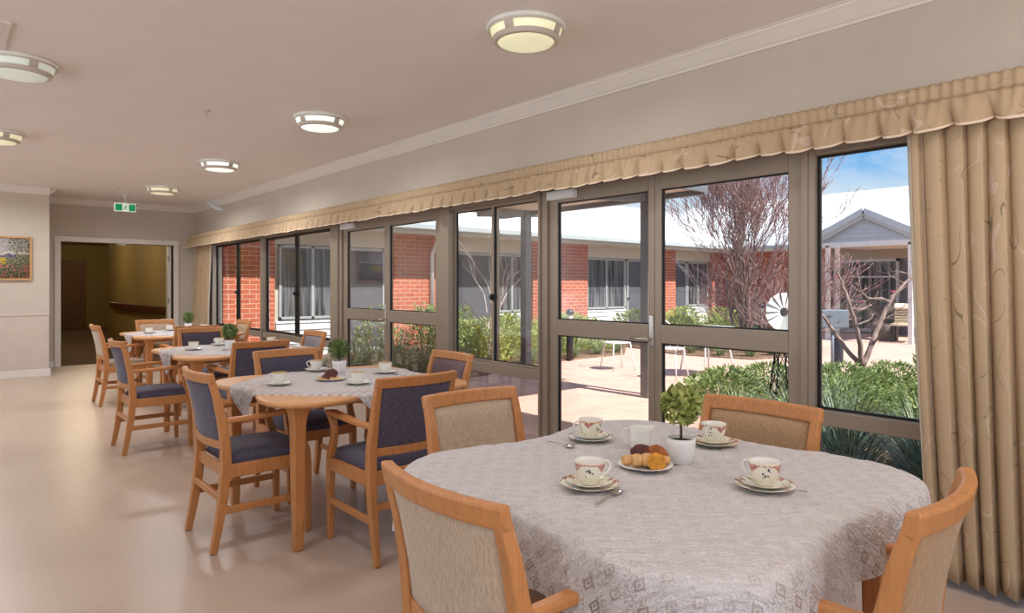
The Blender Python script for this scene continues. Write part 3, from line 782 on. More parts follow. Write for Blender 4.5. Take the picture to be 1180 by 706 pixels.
def cloth(name, label, loc, size_fn, mat, seed, hem_rip=.02, bow=0.0, rot=0, wrinkle=.002):
    NA = 300; n1, n2 = 64, 16; lay_pts = []
    def outline(a): return RT(a) + .006 + bow * (1 + math.cos(4 * a)) / 2      # the cloth bridges the dips a little
    mb = MB(); lay = mb._uv(); rings = []
    for j in range(n1 + n2 + 1):
        ring = []
        for k in range(NA):
            a = 2 * PI * k / NA; Rc = size_fn(a); Rt = outline(a); R0 = min(Rt, Rc)
            ca, sa = math.cos(a), math.sin(a)
            if j <= n1:
                f = j / n1; r = R0 * f; rr = r; z = TOP + .0065
                px_, py_ = r * ca, r * sa; al = .755 * px_ - .656 * py_; ac = .656 * px_ + .755 * py_
                z += wrinkle * (mnoise.noise((al * 4 + seed, ac * 17 + 1.5 * mnoise.noise((al * 6, ac * 6, seed)), 0)) + .7 * mnoise.noise((al * 11, ac * 38 + seed, 3))) * min(1, (Rt - r) * 30 + .2)
                z = max(z, TOP + .002)
                sag = max(0, r - (RT(a) - .004)) * .35; z -= sag
                if Rt - r < .02 and Rc > Rt: z -= .004 * (1 - (Rt - r) / .02)
            else:
                f = (j - n1) / n2; e = max(0, Rc - R0) * f; rr = R0 + e
                sag = max(0, R0 - (RT(a) - .004)) * .35
                rip = math.sin(11 * a + seed + 1.5 * mnoise.noise((3 * ca, 3 * sa, seed))) * .5 + .5 * math.sin(23 * a + 2 * seed)
                out = .012 * (1 - math.exp(-e * 60)) + hem_rip * rip * min(1, e / .15) + e * .10
                r = R0 + max(-.02 if bow else .001, out)
                z = TOP + .0005 - sag - max(0, e - .006) * .985
            ring.append((mb.bm.verts.new((r * ca, r * sa, z)), (rr * ca, rr * sa)))
        rings.append(ring)
    for r0, r1 in zip(rings, rings[1:]):
        for k in range(NA):
            k2 = (k + 1) % NA; q = [r0[k], r1[k], r1[k2], r0[k2]]
            if (q[0][0].co - q[1][0].co).length < 1e-7 and (q[2][0].co - q[3][0].co).length < 1e-7: continue
            f = mb.face([p[0] for p in q], 0, True)
            if f:
                for lp, p in zip(f.loops, q): lp[lay].uv = p[1]
    bmesh.ops.remove_doubles(mb.bm, verts=mb.bm.verts[:], dist=1e-6)
    o = mb.build(name, mat, None, recalc=True); o.location = loc; o.rotation_euler = (0, 0, rot)
    tag(o, label, 'tablecloth', 'lace tablecloths')
    return o
def square(half):       # axis aligned square cloth, softened corners
    def f(a):
        c_, s_ = abs(math.cos(a)), abs(math.sin(a)); p = 8
        return half / ((c_ ** p + s_ ** p) ** (1 / p)) - .014 * (1 + math.cos(4 * a))
    return f
def diamond(d, p=7):
    def f(a):
        b = a + PI / 4
        c_, s_ = abs(math.cos(b)), abs(math.sin(b))
        return d / math.sqrt(2) / ((c_ ** p + s_ ** p) ** (1 / p))
    return f
cloth('tablecloth', 'large white lace tablecloth hanging over the near table', (*TABLES[0], 0), square(.735), 'lace', 1.3, .022, bow=.02, wrinkle=.006)
cloth('tablecloth', 'white lace cloth on the second table, leaving its timber lobes bare', (*TABLES[1], 0), diamond(.765), 'lace_fine', 2.1, .012)
cloth('tablecloth', 'white lace cloth on the third table', (*TABLES[2], 0), diamond(.78, 12), 'lace_fine', 4.4, .012)
cloth('tablecloth', 'white lace cloth on the furthest table', (*TABLES[3], 0), diamond(.78, 12), 'lace_fine', 6.2, .012)
TZ = TOP + .0065

# ------------------------------------------------------------------ tableware
def wobble(n, amp): return lambda a: 1 + amp * math.cos(n * a)
def make_cup(label, paint, gold=False):
    c = thing('teacup', label, 'cup', group='teacups')
    outer = [(.019, 0), (.022, .002), (.021, .006), (.024, .010), (.034, .022), (.039, .038), (.0405, .052), (.043, .064)]
    inner = [(.043, .064), (.0415, .0645), (.0385, .052), (.037, .038), (.031, .024), (.016, .014), (.0001, .013)]
    mb = MB().lathe(outer, 40, mi=0, uvv=[z / .064 for _, z in outer], closed=False).lathe(inner, 40, mi=1, closed=False).lathe([(.0001, .001), (.019, 0)], 40, mi=1, closed=False)
    bmesh.ops.remove_doubles(mb.bm, verts=mb.bm.verts[:], dist=1e-5)
    mb.build('bowl', [paint, 'china'], c)
    hp = [(.039, 0, .052), (.050, 0, .057), (.060, 0, .053), (.063, 0, .042), (.057, 0, .030), (.046, 0, .022), (.033, 0, .021)]
    hp = [Vector(p) for p in hp]; sm = []
    for i in range(len(hp) - 1):
        p0, p1, p2, p3 = hp[max(i - 1, 0)], hp[i], hp[i + 1], hp[min(i + 2, len(hp) - 1)]
        for k in range(4):
            t_ = k / 4; sm.append(.5 * ((2 * p1) + (-p0 + p2) * t_ + (2 * p0 - 5 * p1 + 4 * p2 - p3) * t_ ** 2 + (-p0 + 3 * p1 - 3 * p2 + p3) * t_ ** 3))
    sm.append(hp[-1])
    MB().tube(sm, .0032, 8).build('handle', 'china', c)
    if gold: MB().lathe([(.0428, .0625), (.0434, .0625), (.0434, .0648), (.0424, .0648)], 40).build('gilt_rim', 'gold_rim', c)
    return c
def make_saucer(name, label, cat, r, paint, grp):
    prof = [(r * .42, 0), (r * .44, .003), (r * .62, .006), (r * .86, .013), (r, .017), (r * 1.0, .0185), (r * .85, .0155), (r * .6, .0085), (r * .4, .006), (.0001, .006)]
    vv = [0, 0, 0, 0, .5, 1, .82, .55, .4, 0]
    mb = MB().lathe(prof, 60, uvv=vv, closed=False, wob=wobble(10, .018)).lathe([(.0001, 0), (r * .42, 0)], 60, closed=False, wob=wobble(10, .018))
    bmesh.ops.remove_doubles(mb.bm, verts=mb.bm.verts[:], dist=1e-5)
    o = mb.build(name, paint); tag(o, label, cat, grp)
    return o
def copy_obj(o, loc, rz, label, group):
    c = o.copy(); C.objects.link(c); c.location = loc; c.rotation_euler = (0, 0, rz); c['label'] = label; c['group'] = group
    return c
cup_f = sau_f = pla_f = None
FL = [((1.336, 1.215), -100, 'next to the bowl-up spoon'), ((1.754, 1.59), 150, 'left of the white milk jug'), ((2.02, 1.262), 200, 'right of the topiary pot'), ((1.686, .898), 220, 'alone near the long curtain')]
HN = [-20, 150, 190, 95]
for k, ((x, y), rz, wh) in enumerate(FL):
    L3 = ['floral teacup ' + wh + ' on the near table', 'floral saucer under the cup ' + wh + ', near table', 'tea plate beneath saucer and cup ' + wh + ', near table']
    if k == 0:
        pla_f = make_saucer('tea_plate', L3[2], 'plate', .079, 'saucer_paint', 'floral tea plates'); pla_f.location = (x, y, TZ)
        sau_f = make_saucer('saucer', L3[1], 'saucer', .064, 'saucer_paint', 'floral saucers'); sau_f.location = (x, y, TZ + .0065)
        cup_f = make_cup(L3[0], 'cup_paint'); cup_f.location = (x, y, TZ + .013); cup_f.rotation_euler = (0, 0, R_(HN[0])); cup_f['group'] = 'floral teacups'
    else:
        copy_obj(pla_f, (x, y, TZ), R_(rz), L3[2], 'floral tea plates'); copy_obj(sau_f, (x, y, TZ + .0065), R_(rz * 1.7), L3[1], 'floral saucers')
        dup(cup_f, (x, y, TZ + .013), R_(HN[k]), L3[0], 'floral teacups')
cup_w = sau_w = None
WH = [((1.43, 3.62), 60, 'second table, at the corner nearest the aisle chair'), ((1.85, 4.06), 140, 'second table, before the blue chair at the back'), ((1.775, 3.36), 140, 'second table, just right of the biscuit plate'), ((2.13, 3.67), 100, 'second table, before the plum chair'),
      ((1.66, 6.10), 60, 'third table, nearest the aisle armchair'), ((1.97, 6.42), 120, 'third table, before the far blue chair'), ((2.38, 6.22), 60, 'third table, by the windows'),
      ((1.86, 8.62), 60, 'furthest table, left one before the doorway'), ((2.17, 9.0), 100, 'furthest table, right one before the doorway'), ((2.55, 8.9), 60, 'furthest table, beyond the topiary by the curtain')]
for k, ((x, y), rz, wh) in enumerate(WH):
    l1, l2 = 'white gilt-edged teacup on the ' + wh, 'white saucer under the teacup on the ' + wh
    if k == 0:
        sau_w = make_saucer('saucer', l2, 'saucer', .074, 'china', 'white saucers'); sau_w.location = (x, y, TZ)
        cup_w = make_cup(l1, 'china', True); cup_w.location = (x, y, TZ + .0065); cup_w.rotation_euler = (0, 0, R_(rz)); cup_w['group'] = 'white teacups'
    else:
        copy_obj(sau_w, (x, y, TZ), 0, l2, 'white saucers'); dup(cup_w, (x, y, TZ + .0065), R_(rz), l1, 'white teacups')

# milk jug
j = thing('milk_jug', 'small white milk jug between the biscuits and the topiary pot', 'jug', (1.79, 1.40, TZ), R_(-40))
mb = MB()
jp = [(.026, 0), (.029, .004), (.035, .02), (.037, .034), (.034, .050), (.0335, .060), (.037, .074), (.0355, .074), (.032, .060), (.0325, .050), (.035, .034), (.032, .016), (.0001, .008)]
mb.lathe(jp, 40, closed=False); mb.lathe([(.0001, 0), (.026, 0)], 40, closed=False)
for v in mb.bm.verts:
    a = math.atan2(v.co.y, v.co.x); k = max(0, (v.co.z - .048) / .026) * max(0, math.cos(a)) ** 14
    v.co.x += .020 * k; v.co.z += .005 * k
mb.build('body', 'china', j)
MB().tube([(-.034, 0, .064), (-.048, 0, .070), (-.058, 0, .062), (-.060, 0, .046), (-.054, 0, .030), (-.044, 0, .018), (-.035, 0, .014)], .0036, 8).build('handle', 'china', j)

# biscuit plates
def plate(label, loc, r):
    prof = [(r * .5, 0), (r * .54, .002), (r * .8, .007), (r, .012), (r, .0135), (r * .8, .0095), (r * .5, .005), (.0001, .005)]
    o = MB().lathe(prof, 56, closed=False, wob=wobble(8, .012)).build('plate', 'china'); o.location = loc
    tag(o, label, 'plate', 'biscuit plates'); return o
PX, PY = 1.618, 1.245
plate('white plate of pastry and biscuits on the near table', (PX, PY, TZ), .083)
def biscuit(name, label, loc, r, h, mat, tilt=(0, 0, 0), wob=0.02, ax=1, grp=None):
    mb = MB(); pr = [(.0001, h), (r * .6, h * .98), (r * .88, h * .8), (r, h * .5), (r * .96, h * .15), (r * .8, 0), (.0001, 0)]
    mb.lathe(pr, 30, closed=False, wob=lambda a: 1 + wob * math.sin(5 * a + loc[0] * 90) + wob * math.sin(9 * a))
    for v in mb.bm.verts:
        v.co.x *= ax; v.co += v.normal * 0
        v.co.z += .0012 * mnoise.noise(v.co * 160)
    bmesh.ops.remove_doubles(mb.bm, verts=mb.bm.verts[:], dist=1e-5)
    o = mb.build(name, mat); o.location = loc; o.rotation_euler = tilt; tag(o, label, 'biscuit' if 'biscuit' in name else 'pastry', grp)
    return o
rv, fw = Vector((.7547, -.6561, 0)), Vector((.6561, .7547, 0))     # across and away from the viewer's side of the table
def at(du, dv, dz): p = Vector((PX, PY, TZ)) + rv * du + fw * dv; return (p.x, p.y, p.z + dz)
# a crescent pastry in segments lying along the front of the plate
for k, (du, w_) in enumerate(((-.054, .019), (-.028, .023), (.002, .025), (.033, .023), (.058, .017))):
    mb = MB(); n = 8
    pts = [Vector((x / n * .034 - .017, 0, 0)) for x in range(n + 1)]
    mb.tube(pts, [w_ * (.62 + .38 * math.sin(PI * (.12 + .76 * i / n))) for i in range(n + 1)], 18)
    for v in mb.bm.verts: v.co.z *= .82
    o = mb.build('pastry', 'pastry', None, bevel=.002); o.location = at(du, -.022 + 6 * du * du, .0085 + w_ * .80); o.rotation_euler = (0, 0, -R_(41) + (-5 * du))
    tag(o, ['rounded pastry end piece at the left of the near biscuit plate', 'second pastry piece from the left on the near biscuit plate', 'middle pastry piece at the front of the near biscuit plate', 'pastry piece under the round golden biscuit', 'pastry end piece at the right of the near biscuit plate'][k], 'pastry', 'pastry pieces')
biscuit('biscuit', 'round golden biscuit standing on edge in front on the near plate', at(.024, -.043, .026), .028, .012, 'biscuit_gold', (R_(62), 0, -R_(41)), .015, grp='biscuits on the near plate')
biscuit('biscuit', 'dark red-brown biscuit leaning on the left of the near plate', at(-.012, .014, .043), .027, .012, 'biscuit_choc', (R_(25), R_(-14), -R_(20)), .04, 1.2, grp='biscuits on the near plate')
biscuit('biscuit', 'brown topped biscuit leaning at the back right of the near plate', at(.040, .008, .033), .031, .011, 'biscuit_brown', (R_(46), R_(38), -R_(60)), .02, 1.15, grp='biscuits on the near plate')
biscuit('biscuit', 'golden biscuit lying flat under the dark ones on the near plate', at(.006, .028, .007), .034, .012, 'biscuit_gold', (0, 0, 0), .015, grp='biscuits on the near plate')
QX, QY = 1.735, 3.615
plate('white plate of biscuits on the second table', (QX, QY, TZ), .088)
def at2(du, dv, dz): p = Vector((QX, QY, TZ)) + rv * du + fw * dv; return (p.x, p.y, p.z + dz)
for nm, lb, p_, r, h, m_, tl in (('biscuit', 'pale flat biscuit at the front right of the second plate', at2(.034, -.022, .008), .036, .009, 'shortbread', (R_(8), 0, .4)),
                          ('biscuit', 'pale flat biscuit at the front left of the second plate', at2(-.040, -.016, .008), .034, .009, 'shortbread', (R_(6), R_(4), 0)),
                          ('biscuit', 'chocolate biscuit leaning highest on the second plate', at2(.0, .012, .030), .038, .016, 'biscuit_choc', (R_(48), R_(6), -R_(41))),
                          ('biscuit', 'chocolate biscuit lying left on the second plate', at2(-.014, .0, .016), .036, .014, 'biscuit_choc', (R_(14), R_(-10), 0))):
    biscuit(nm, lb, p_, r, h, m_, tl, .03, grp='biscuits on the second plate')

# teaspoons
def spoon(label, p0, p1, grp='teaspoons', up=1):
    p0 = Vector((*p0, TZ + .002)); p1 = Vector((*p1, TZ + .002)); d = p1 - p0; L = d.length
    s_ = thing('teaspoon', label, 'spoon', p0, math.atan2(d.y, d.x), grp)
    MB().sweep([(0, 0, .0015), (L * .25, 0, .003), (L * .5, 0, .006), (L * .68, 0, .005)], [.010, .007, .004, .0045], .0018, (0, 1, 0)).build('stem', 'silver', s_, bevel=.0006)
    mb = MB(); a, b = L * .17, .0135
    def bowl(u, v):
        r = v; th = 2 * PI * u
        return Vector((L * .83 + a * r * math.cos(th), b * r * math.sin(th) * (1 + .15 * math.cos(th)), .0065 - .0055 * (1 - r * r) * up + (0 if up > 0 else -.002)))
    mb.grid(bowl, 28, 6, wrap=True)
    bmesh.ops.remove_doubles(mb.bm, verts=mb.bm.verts[:], dist=1e-6)
    mb.build('bowl', 'silver', s_, solid=.0012)
    return s_
spoon('silver teaspoon lying bowl up beside the floral cup nearest the big beige chair', (1.248, 1.112), (1.372, 1.136))
spoon('silver teaspoon lying bowl down by the floral cup left of the milk jug', (1.622, 1.672), (1.618, 1.545), up=-1)
spoon('silver teaspoon with only its handle tip showing behind the floral cup near the long curtain', (1.742, .808), (1.662, .905))
spoon('silver teaspoon on the second table before the plum chair', (2.17, 3.49), (2.14, 3.57))
spoon('silver teaspoon on the third table below the topiary pot', (1.89, 5.80), (1.83, 5.88))

# topiary balls in white pots
def topiary(label, loc, leaf, nleaf, ls, rball, seed, cz, grp=None):
    r_ = random.Random(seed)
    t_ = thing('potted_topiary', label, 'plant', loc, 0, grp or 'topiary balls in white pots')
    pp = [(.030, 0), (.033, .003), (.040, .03), (.0435, .06), (.0445, .078), (.0415, .079), (.0405, .066)]
    MB().lathe(pp, 40, closed=False).lathe([(.0001, 0), (.030, 0)], 40, closed=False).build('pot', 'pot_white', t_)
    MB().lathe([(.0001, .072), (.02, .071), (.0415, .068), (.0405, .05)], 30, closed=False).build('soil', 'soil', t_)
    MB().tube([(0, 0, .06), (.002, .001, .1), (-.001, .002, cz)], [.0045, .004, .004], 8).build('stem', 'stem', t_)
    mb = MB()
    mb.ball((0, 0, cz), rball * .72, 2)
    for i in range(nleaf):
        z = r_.uniform(-1, 1); a = r_.uniform(0, 2 * PI); q = math.sqrt(1 - z * z)
        n_ = Vector((q * math.cos(a), q * math.sin(a), z)); p = Vector((0, 0, cz)) + n_ * rball * r_.uniform(.66, 1.0)
        t1 = n_.orthogonal().normalized(); t1.rotate(Matrix.Rotation(r_.uniform(0, 2 * PI), 3, n_)); ax = (t1 * r_.uniform(.5, 1) + n_ * r_.uniform(.0, .8)).normalized(); sd = ax.cross(n_).normalized()
        l = ls * r_.uniform(.7, 1.2); w_ = l * .30
        v = [mb.bm.verts.new(p), mb.bm.verts.new(p + ax * l * .5 + sd * w_ + n_ * l * .06), mb.bm.verts.new(p + ax * l), mb.bm.verts.new(p + ax * l * .5 - sd * w_ + n_ * l * .06), mb.bm.verts.new(p + ax * l * .5)]
        mb.face([v[0], v[4], v[1]]); mb.face([v[1], v[4], v[2]]); mb.face([v[2], v[4], v[3]]); mb.face([v[3], v[4], v[0]])
    mb.build('foliage', leaf, t_, recalc=False)
    return t_
topiary('pale green topiary ball in a white pot on the near table', (1.745, 1.205, TZ), 'leaf_pale', 700, .024, .056, 1, .180)
tp = topiary('dark green topiary ball in a white pot on the second table', (1.92, 3.88, TZ), 'leaf_box', 800, .018, .066, 2, .156)
dup(tp, (1.93, 6.0, TZ), 1, 'dark green topiary ball in a white pot on the third table', 'topiary balls in white pots')
dup(tp, (2.40, 9.05, TZ), 2, 'small distant topiary ball in a white pot on the furthest table', 'topiary balls in white pots')

# ------------------------------------------------------------------ courtyard
GZ = -.04
struct(MB().box((W + .02, -8, GZ - .2), (40, 12.05, GZ)).build('paving', 'paving'), 'pinkish concrete paving of the courtyard', 'paving')
struct(MB().box((W + .08, -8, GZ - .1), (W + .2, 12, -.015)).build('door_sill_strip', 'gutter'), 'concrete threshold strip outside the windows', 'threshold')
# main eave and the verandah roof over the doors
struct(MB().box((W + .10, -8, 2.46), (4.72, 8.2, 2.50)).box((4.70, -8, 2.42), (4.74, 8.2, 2.56)).build('eave', 'soffit'), 'cream eave soffit outside the window wall', 'eave')
vr = thing('verandah', 'cream lined verandah roof on grey steel posts outside the glazed doors', 'verandah', (6.5, 5, GZ))
def local(o, p): return (p[0] - 6.5, p[1] - 5, p[2] - GZ)
MB().box((4.74 - 6.5, 4.28 - 5, 2.42 - GZ), (6.62 - 6.5, 2.92, 2.47 - GZ)).build('soffit_lining', 'soffit', vr)
MB().box((6.62 - 6.5, 4.26 - 5, 2.36 - GZ), (6.70 - 6.5, 2.92, 2.5 - GZ)).box((4.76 - 6.5, 4.24 - 5, 2.38 - GZ), (6.62 - 6.5, 4.28 - 5, 2.5 - GZ)).build('fascia', 'grey_steel', vr)
for y in (4.95, 7.22):
    x = 6.47 if y < 5 else 6.55
    MB().box((x - 6.5 - .06, y - 5 - .06, 0), (x - 6.5 + .06, y - 5 + .06, 2.42 - GZ)).build('post', 'grey_steel', vr, bevel=.008)
    MB().sweep([(x - 6.5 + .4, y - 5, 2.44), (x - 6.5 - .9, y - 5, 2.36)], .07, .10, (0, 1, 0)).build('outrigger', 'grey_steel', vr, bevel=.006)
MB().tube([(.14, -.13, .02), (.14, -.13, 2.35), (.05, -.2, 2.45)], .04, 12).build('downpipe', 'gutter', vr)

# brick wing across the courtyard: face at y = 12
bw = thing('brick_wing', 'long red brick wing with white roof across the courtyard', 'building', (12, 12, GZ))
YA = 12.0
def B(mb, x0, y0, z0, x1, y1, z1): return mb.box((x0 - 12, y0 - 12, z0 - GZ), (x1 - 12, y1 - 12, z1 - GZ))
for a, b in ((3.75, 4.66), (7.12, 8.42), (11.12, 13.12), (16.45, 17.1), (19.1, 20.3)):
    wl = MB(); B(wl, a, YA, GZ, b, YA + .24, 2.42); o = wl.build('brick_pier', 'brick_x', bw)
B(MB(), 3.7, YA + .16, GZ, 20.6, YA + .34, 2.42).build('back_wall', 'fascia_cream', bw)
def cladding(x0, x1, z0, z1, y, board=.13):
    mb = MB(); z = z0
    while z < z1 - .01:
        zt = min(z + board, z1)
        v = [mb.bm.verts.new((p[0] - 12, p[1] - 12, p[2] - GZ)) for p in ((x0, y - .022, z), (x1, y - .022, z), (x1, y - .002, zt), (x0, y - .002, zt), (x0, y, z), (x1, y, z))]
        mb.face([v[0], v[1], v[2], v[3]]); mb.face([v[4], v[5], v[1], v[0]])
        z = zt
    return mb.build('weatherboards', 'cladding', bw, recalc=False)
def house_window(x0, x1, z0, z1, n=2):
    y = YA + .10; mb = MB()
    B(mb, x0, y, z0, x0 + .05, y + .07, z1); B(mb, x1 - .05, y, z0, x1, y + .07, z1); B(mb, x0, y, z0, x1, y + .07, z0 + .05); B(mb, x0, y, z1 - .05, x1, y + .07, z1)
    for k in range(1, n): xm = x0 + (x1 - x0) * k / n; B(mb, xm - .03, y, z0, xm + .03, y + .07, z1)
    f = mb.build('window', 'grey_frame', bw, bevel=.004)
    B(MB(), x0 + .04, y + .03, z0 + .04, x1 - .04, y + .05, z1 - .04).build('pane', 'house_glass', f)
def house_door(x0, x1, z1=2.06):
    y = YA + .10; mb = MB()
    B(mb, x0, y, GZ, x0 + .06, y + .07, z1); B(mb, x1 - .06, y, GZ, x1, y + .07, z1); B(mb, x0, y, z1 - .06, x1, y + .07, z1); B(mb, x0 + .06, y, GZ, x1 - .06, y + .07, .06)
    f = mb.build('door', 'grey_frame', bw, bevel=.004)
    B(MB(), x0 + .05, y + .03, 0, x1 - .05, y + .05, z1 - .05).build('screen_panel', 'screen', f)
    MB().tube([(x0 - 12 + .03, y - 12 - .05, 1.0), (x0 - 12 + .03, y - 12 + .01, 1.0)], .025, 10).build('handle', 'black_metal', f)
bays = [(4.70, 7.10, [('w', 4.78, 6.1), ('d', 6.14, 7.02)]), (8.46, 11.10, [('d', 8.8, 9.94), ('w', 10.0, 11.06)]), (13.16, 16.42, [('w', 13.2, 14.82), ('d', 14.9, 16.3)]), (17.12, 19.08, [('d', 17.16, 17.85), ('w', 17.88, 19.04)])]
for x0, x1, items in bays:
    hb = MB(); B(hb, x0 - .02, YA + .06, 2.09, x1 + .02, YA + .20, 2.40); hb.build('bay_fascia', 'fascia_cream', bw)
    for k, a, b in items:
        if k == 'w':
            house_window(a, b, .68, 2.08); cladding(a - .05, b + .05, GZ, .66, YA + .13)
        else: house_door(a, b, 2.08)
B(MB(), 3.7, YA - .58, 2.40, 20.6, YA + .3, 2.43).build('eave_lining', 'soffit', bw)
B(MB(), 3.7, YA - .62, 2.38, 20.4, YA - .58, 2.56).build('fascia', 'fascia_cream', bw)
mb = MB()
mb.sweep([(3.7 - 12, YA - 12 - .68, 2.52 - GZ), (20.3 - 12, YA - 12 - .68, 2.52 - GZ)], .11, .12, (0, 1, 0))
mb.build('gutter', 'gutter', bw, bevel=.02)
def roof(name, eave, ridge, along, mat, parent, off, amp=.02, n=220):
    """corrugated sheet from an eave line to a ridge line"""
    e0, e1 = Vector(eave[0]), Vector(eave[1]); r0, r1 = Vector(ridge[0]), Vector(ridge[1]); nrm = (e1 - e0).cross(r0 - e0).normalized()
    if nrm.z < 0: nrm = -nrm
    return MB().grid(lambda u, v: (e0.lerp(e1, u)).lerp(r0.lerp(r1, u), v) + nrm * amp * math.cos(u * n * PI) - Vector(off), n * 2, 1).build(name, mat, parent, solid=.03, recalc=False)
roof('roof', ((3.4, YA - .70, 2.56), (24.5, YA - .70, 2.56)), ((3.4, 16.2, 4.35), (24.5, 16.2, 4.35)), 0, 'roof_white', bw, (12, 12, GZ), .012, 90)
dpipe = MB().tube([(8.08 - 12, -.06, 0), (8.08 - 12, -.06, 2.0 - GZ), (8.08 - 12, -.30, 2.3 - GZ), (8.08 - 12, -.62, 2.45 - GZ)], .045, 12).build('downpipe', 'white_metal', bw)

# wing at the end with a gabled porch, face at x = 20
ew = thing('gabled_wing', 'pale roofed wing with a gabled porch at the end of the courtyard', 'building', (20, 6.4, GZ))
def E(mb, x0, y0, z0, x1, y1, z1): return mb.box((x0 - 20, y0 - 6.4, z0 - GZ), (x1 - 20, y1 - 6.4, z1 - GZ))
mb = MB(); E(mb, 20, 8.6, GZ, 20.25, 12, 2.45); E(mb, 20, -8, GZ, 20.25, 4.3, 2.45); mb.build('wall', 'brick_y', ew)
E(MB(), 20.0, 4.3, 2.08, 20.2, 8.6, 2.45).build('lintel_panel', 'frame_bronze', ew)  # darker bronze instead of cream: the porch shade is put into the colour
E(MB(), 20.12, 4.3, GZ, 20.25, 8.6, 2.1).build('porch_wall', 'screen', ew)
for y0, y1 in ((4.4, 5.3), (5.4, 6.3), (6.75, 8.5)):
    mb = MB(); E(mb, 20.0, y0, 0, 20.1, y0 + .06, 2.08); E(mb, 20.0, y1 - .06, 0, 20.1, y1, 2.08); E(mb, 20, y0, 2.0, 20.1, y1, 2.08); E(mb, 20, y0, 0, 20.1, y1, .1); E(mb, 20, y0 + .06, 1.55, 20.08, y1 - .06, 1.6)
    f = mb.build('window', 'grey_frame', ew)
    E(MB(), 20.04, y0 + .05, .08, 20.06, y1 - .05, 2.02).build('pane', 'house_glass', f)
E(MB(), 20.01, 5.55, .95, 20.035, 6.1, 1.5).build('window_poster', 'poster', ew)
E(MB(), 19.4, -8, 2.40, 20.1, 12, 2.45).build('eave_lining', 'soffit', ew)
MB().sweep([(-.62, -14, 2.52 - GZ), (-.62, 5.0, 2.52 - GZ)], .12, .12, (1, 0, 0)).build('gutter', 'gutter', ew, bevel=.02)
roof('roof', ((19.3, -8, 2.56), (19.3, 16, 2.56)), ((24, -8, 4.58), (24, 16, 4.58)), 1, 'roof_white', ew, (20, 6.4, GZ), .012, 100)
PXF, GY, GA = 17.0, 6.45, 3.16
for sgn in (-1, 1):
    roof('porch_roof', ((PXF - .15, GY + sgn * 1.34, 2.47), (20.6, GY + sgn * 1.34, 2.47)), ((PXF - .15, GY, GA), (20.6, GY, GA)), 0, 'roof_white', ew, (20, 6.4, GZ), .01, 18)
    MB().sweep([(PXF - .17 - 20, GY + sgn * 1.36 - 6.4, 2.43 - GZ), (PXF - .17 - 20, GY - 6.4, GA - .03 - GZ)], .03, .14, (1, 0, 0)).build('barge_board', 'gable_cladding', ew)
    MB().sweep([(PXF - .13 - 20, GY + sgn * 1.32 - 6.4, 2.33 - GZ), (PXF - .13 - 20, GY - 6.4, GA - .14 - GZ)], .03, .10, (1, 0, 0)).build('barge_moulding', 'gutter', ew)
mb = MB(); z = 2.38
while z < GA - .18:
    hw = 1.3 * (GA - .1 - z) / (GA - .1 - 2.38); ht = 1.3 * (GA - .1 - min(z + .11, GA - .12)) / (GA - .1 - 2.38)
    x = PXF - 20
    v = [mb.bm.verts.new((xx, yy + GY - 6.4, zz - GZ)) for xx, yy, zz in ((x - .05, -hw, z), (x - .05, hw, z), (x - .01, ht, z + .11), (x - .01, -ht, z + .11), (x, hw, z), (x, -hw, z))]
    mb.face([v[0], v[1], v[2], v[3]]); mb.face([v[0], v[5], v[4], v[1]])
    z += .11
mb.build('gable_boards', 'gable_cladding', ew, recalc=False)
E(MB(), PXF - .05, GY - 1.2, 2.28, PXF + .07, GY + 1.2, 2.40).build('porch_beam', 'white_metal', ew)
E(MB(), PXF + .07, GY - 1.2, 2.34, 20, GY + 1.2, 2.37).build('porch_ceiling', 'soffit', ew)
for x, y in ((PXF, 7.36), (PXF, 5.47), (PXF + .9, 7.5), (PXF + .9, 5.32)):
    E(MB(), x - .05, y - .05, GZ, x + .05, y + .05, 2.34).build('post', 'white_metal', ew, bevel=.006)

# garden beds
def bed(pts, label):
    mb = MB(); mb.prism(pts, GZ - .05, GZ + .03)
    return struct(mb.build('garden_bed', 'mulch', bevel=.02), label, 'garden bed')
bed([(3.8, 7.75), (5.2, 7.6), (6.2, 7.75), (8, 8.35), (10.2, 8.35), (11.4, 9.3), (11.8, 11.98), (3.8, 11.98)], 'mulched garden bed along the brick wing')
bed([(3.85, -5), (3.85, 1.9), (4.4, 2.55), (5.2, 3.2), (6.4, 4.0), (7.6, 4.25), (9, 3.9), (9.8, 2.6), (10, -5)], 'mulched garden bed under the near fixed window')
bed([(10.9, 7.6), (11.2, 6.2), (12.2, 6.0), (13.8, 6.9), (16, 8.4), (19.9, 9), (19.9, 11.98), (12.4, 11.98)], 'mulched island bed under the bare tree')

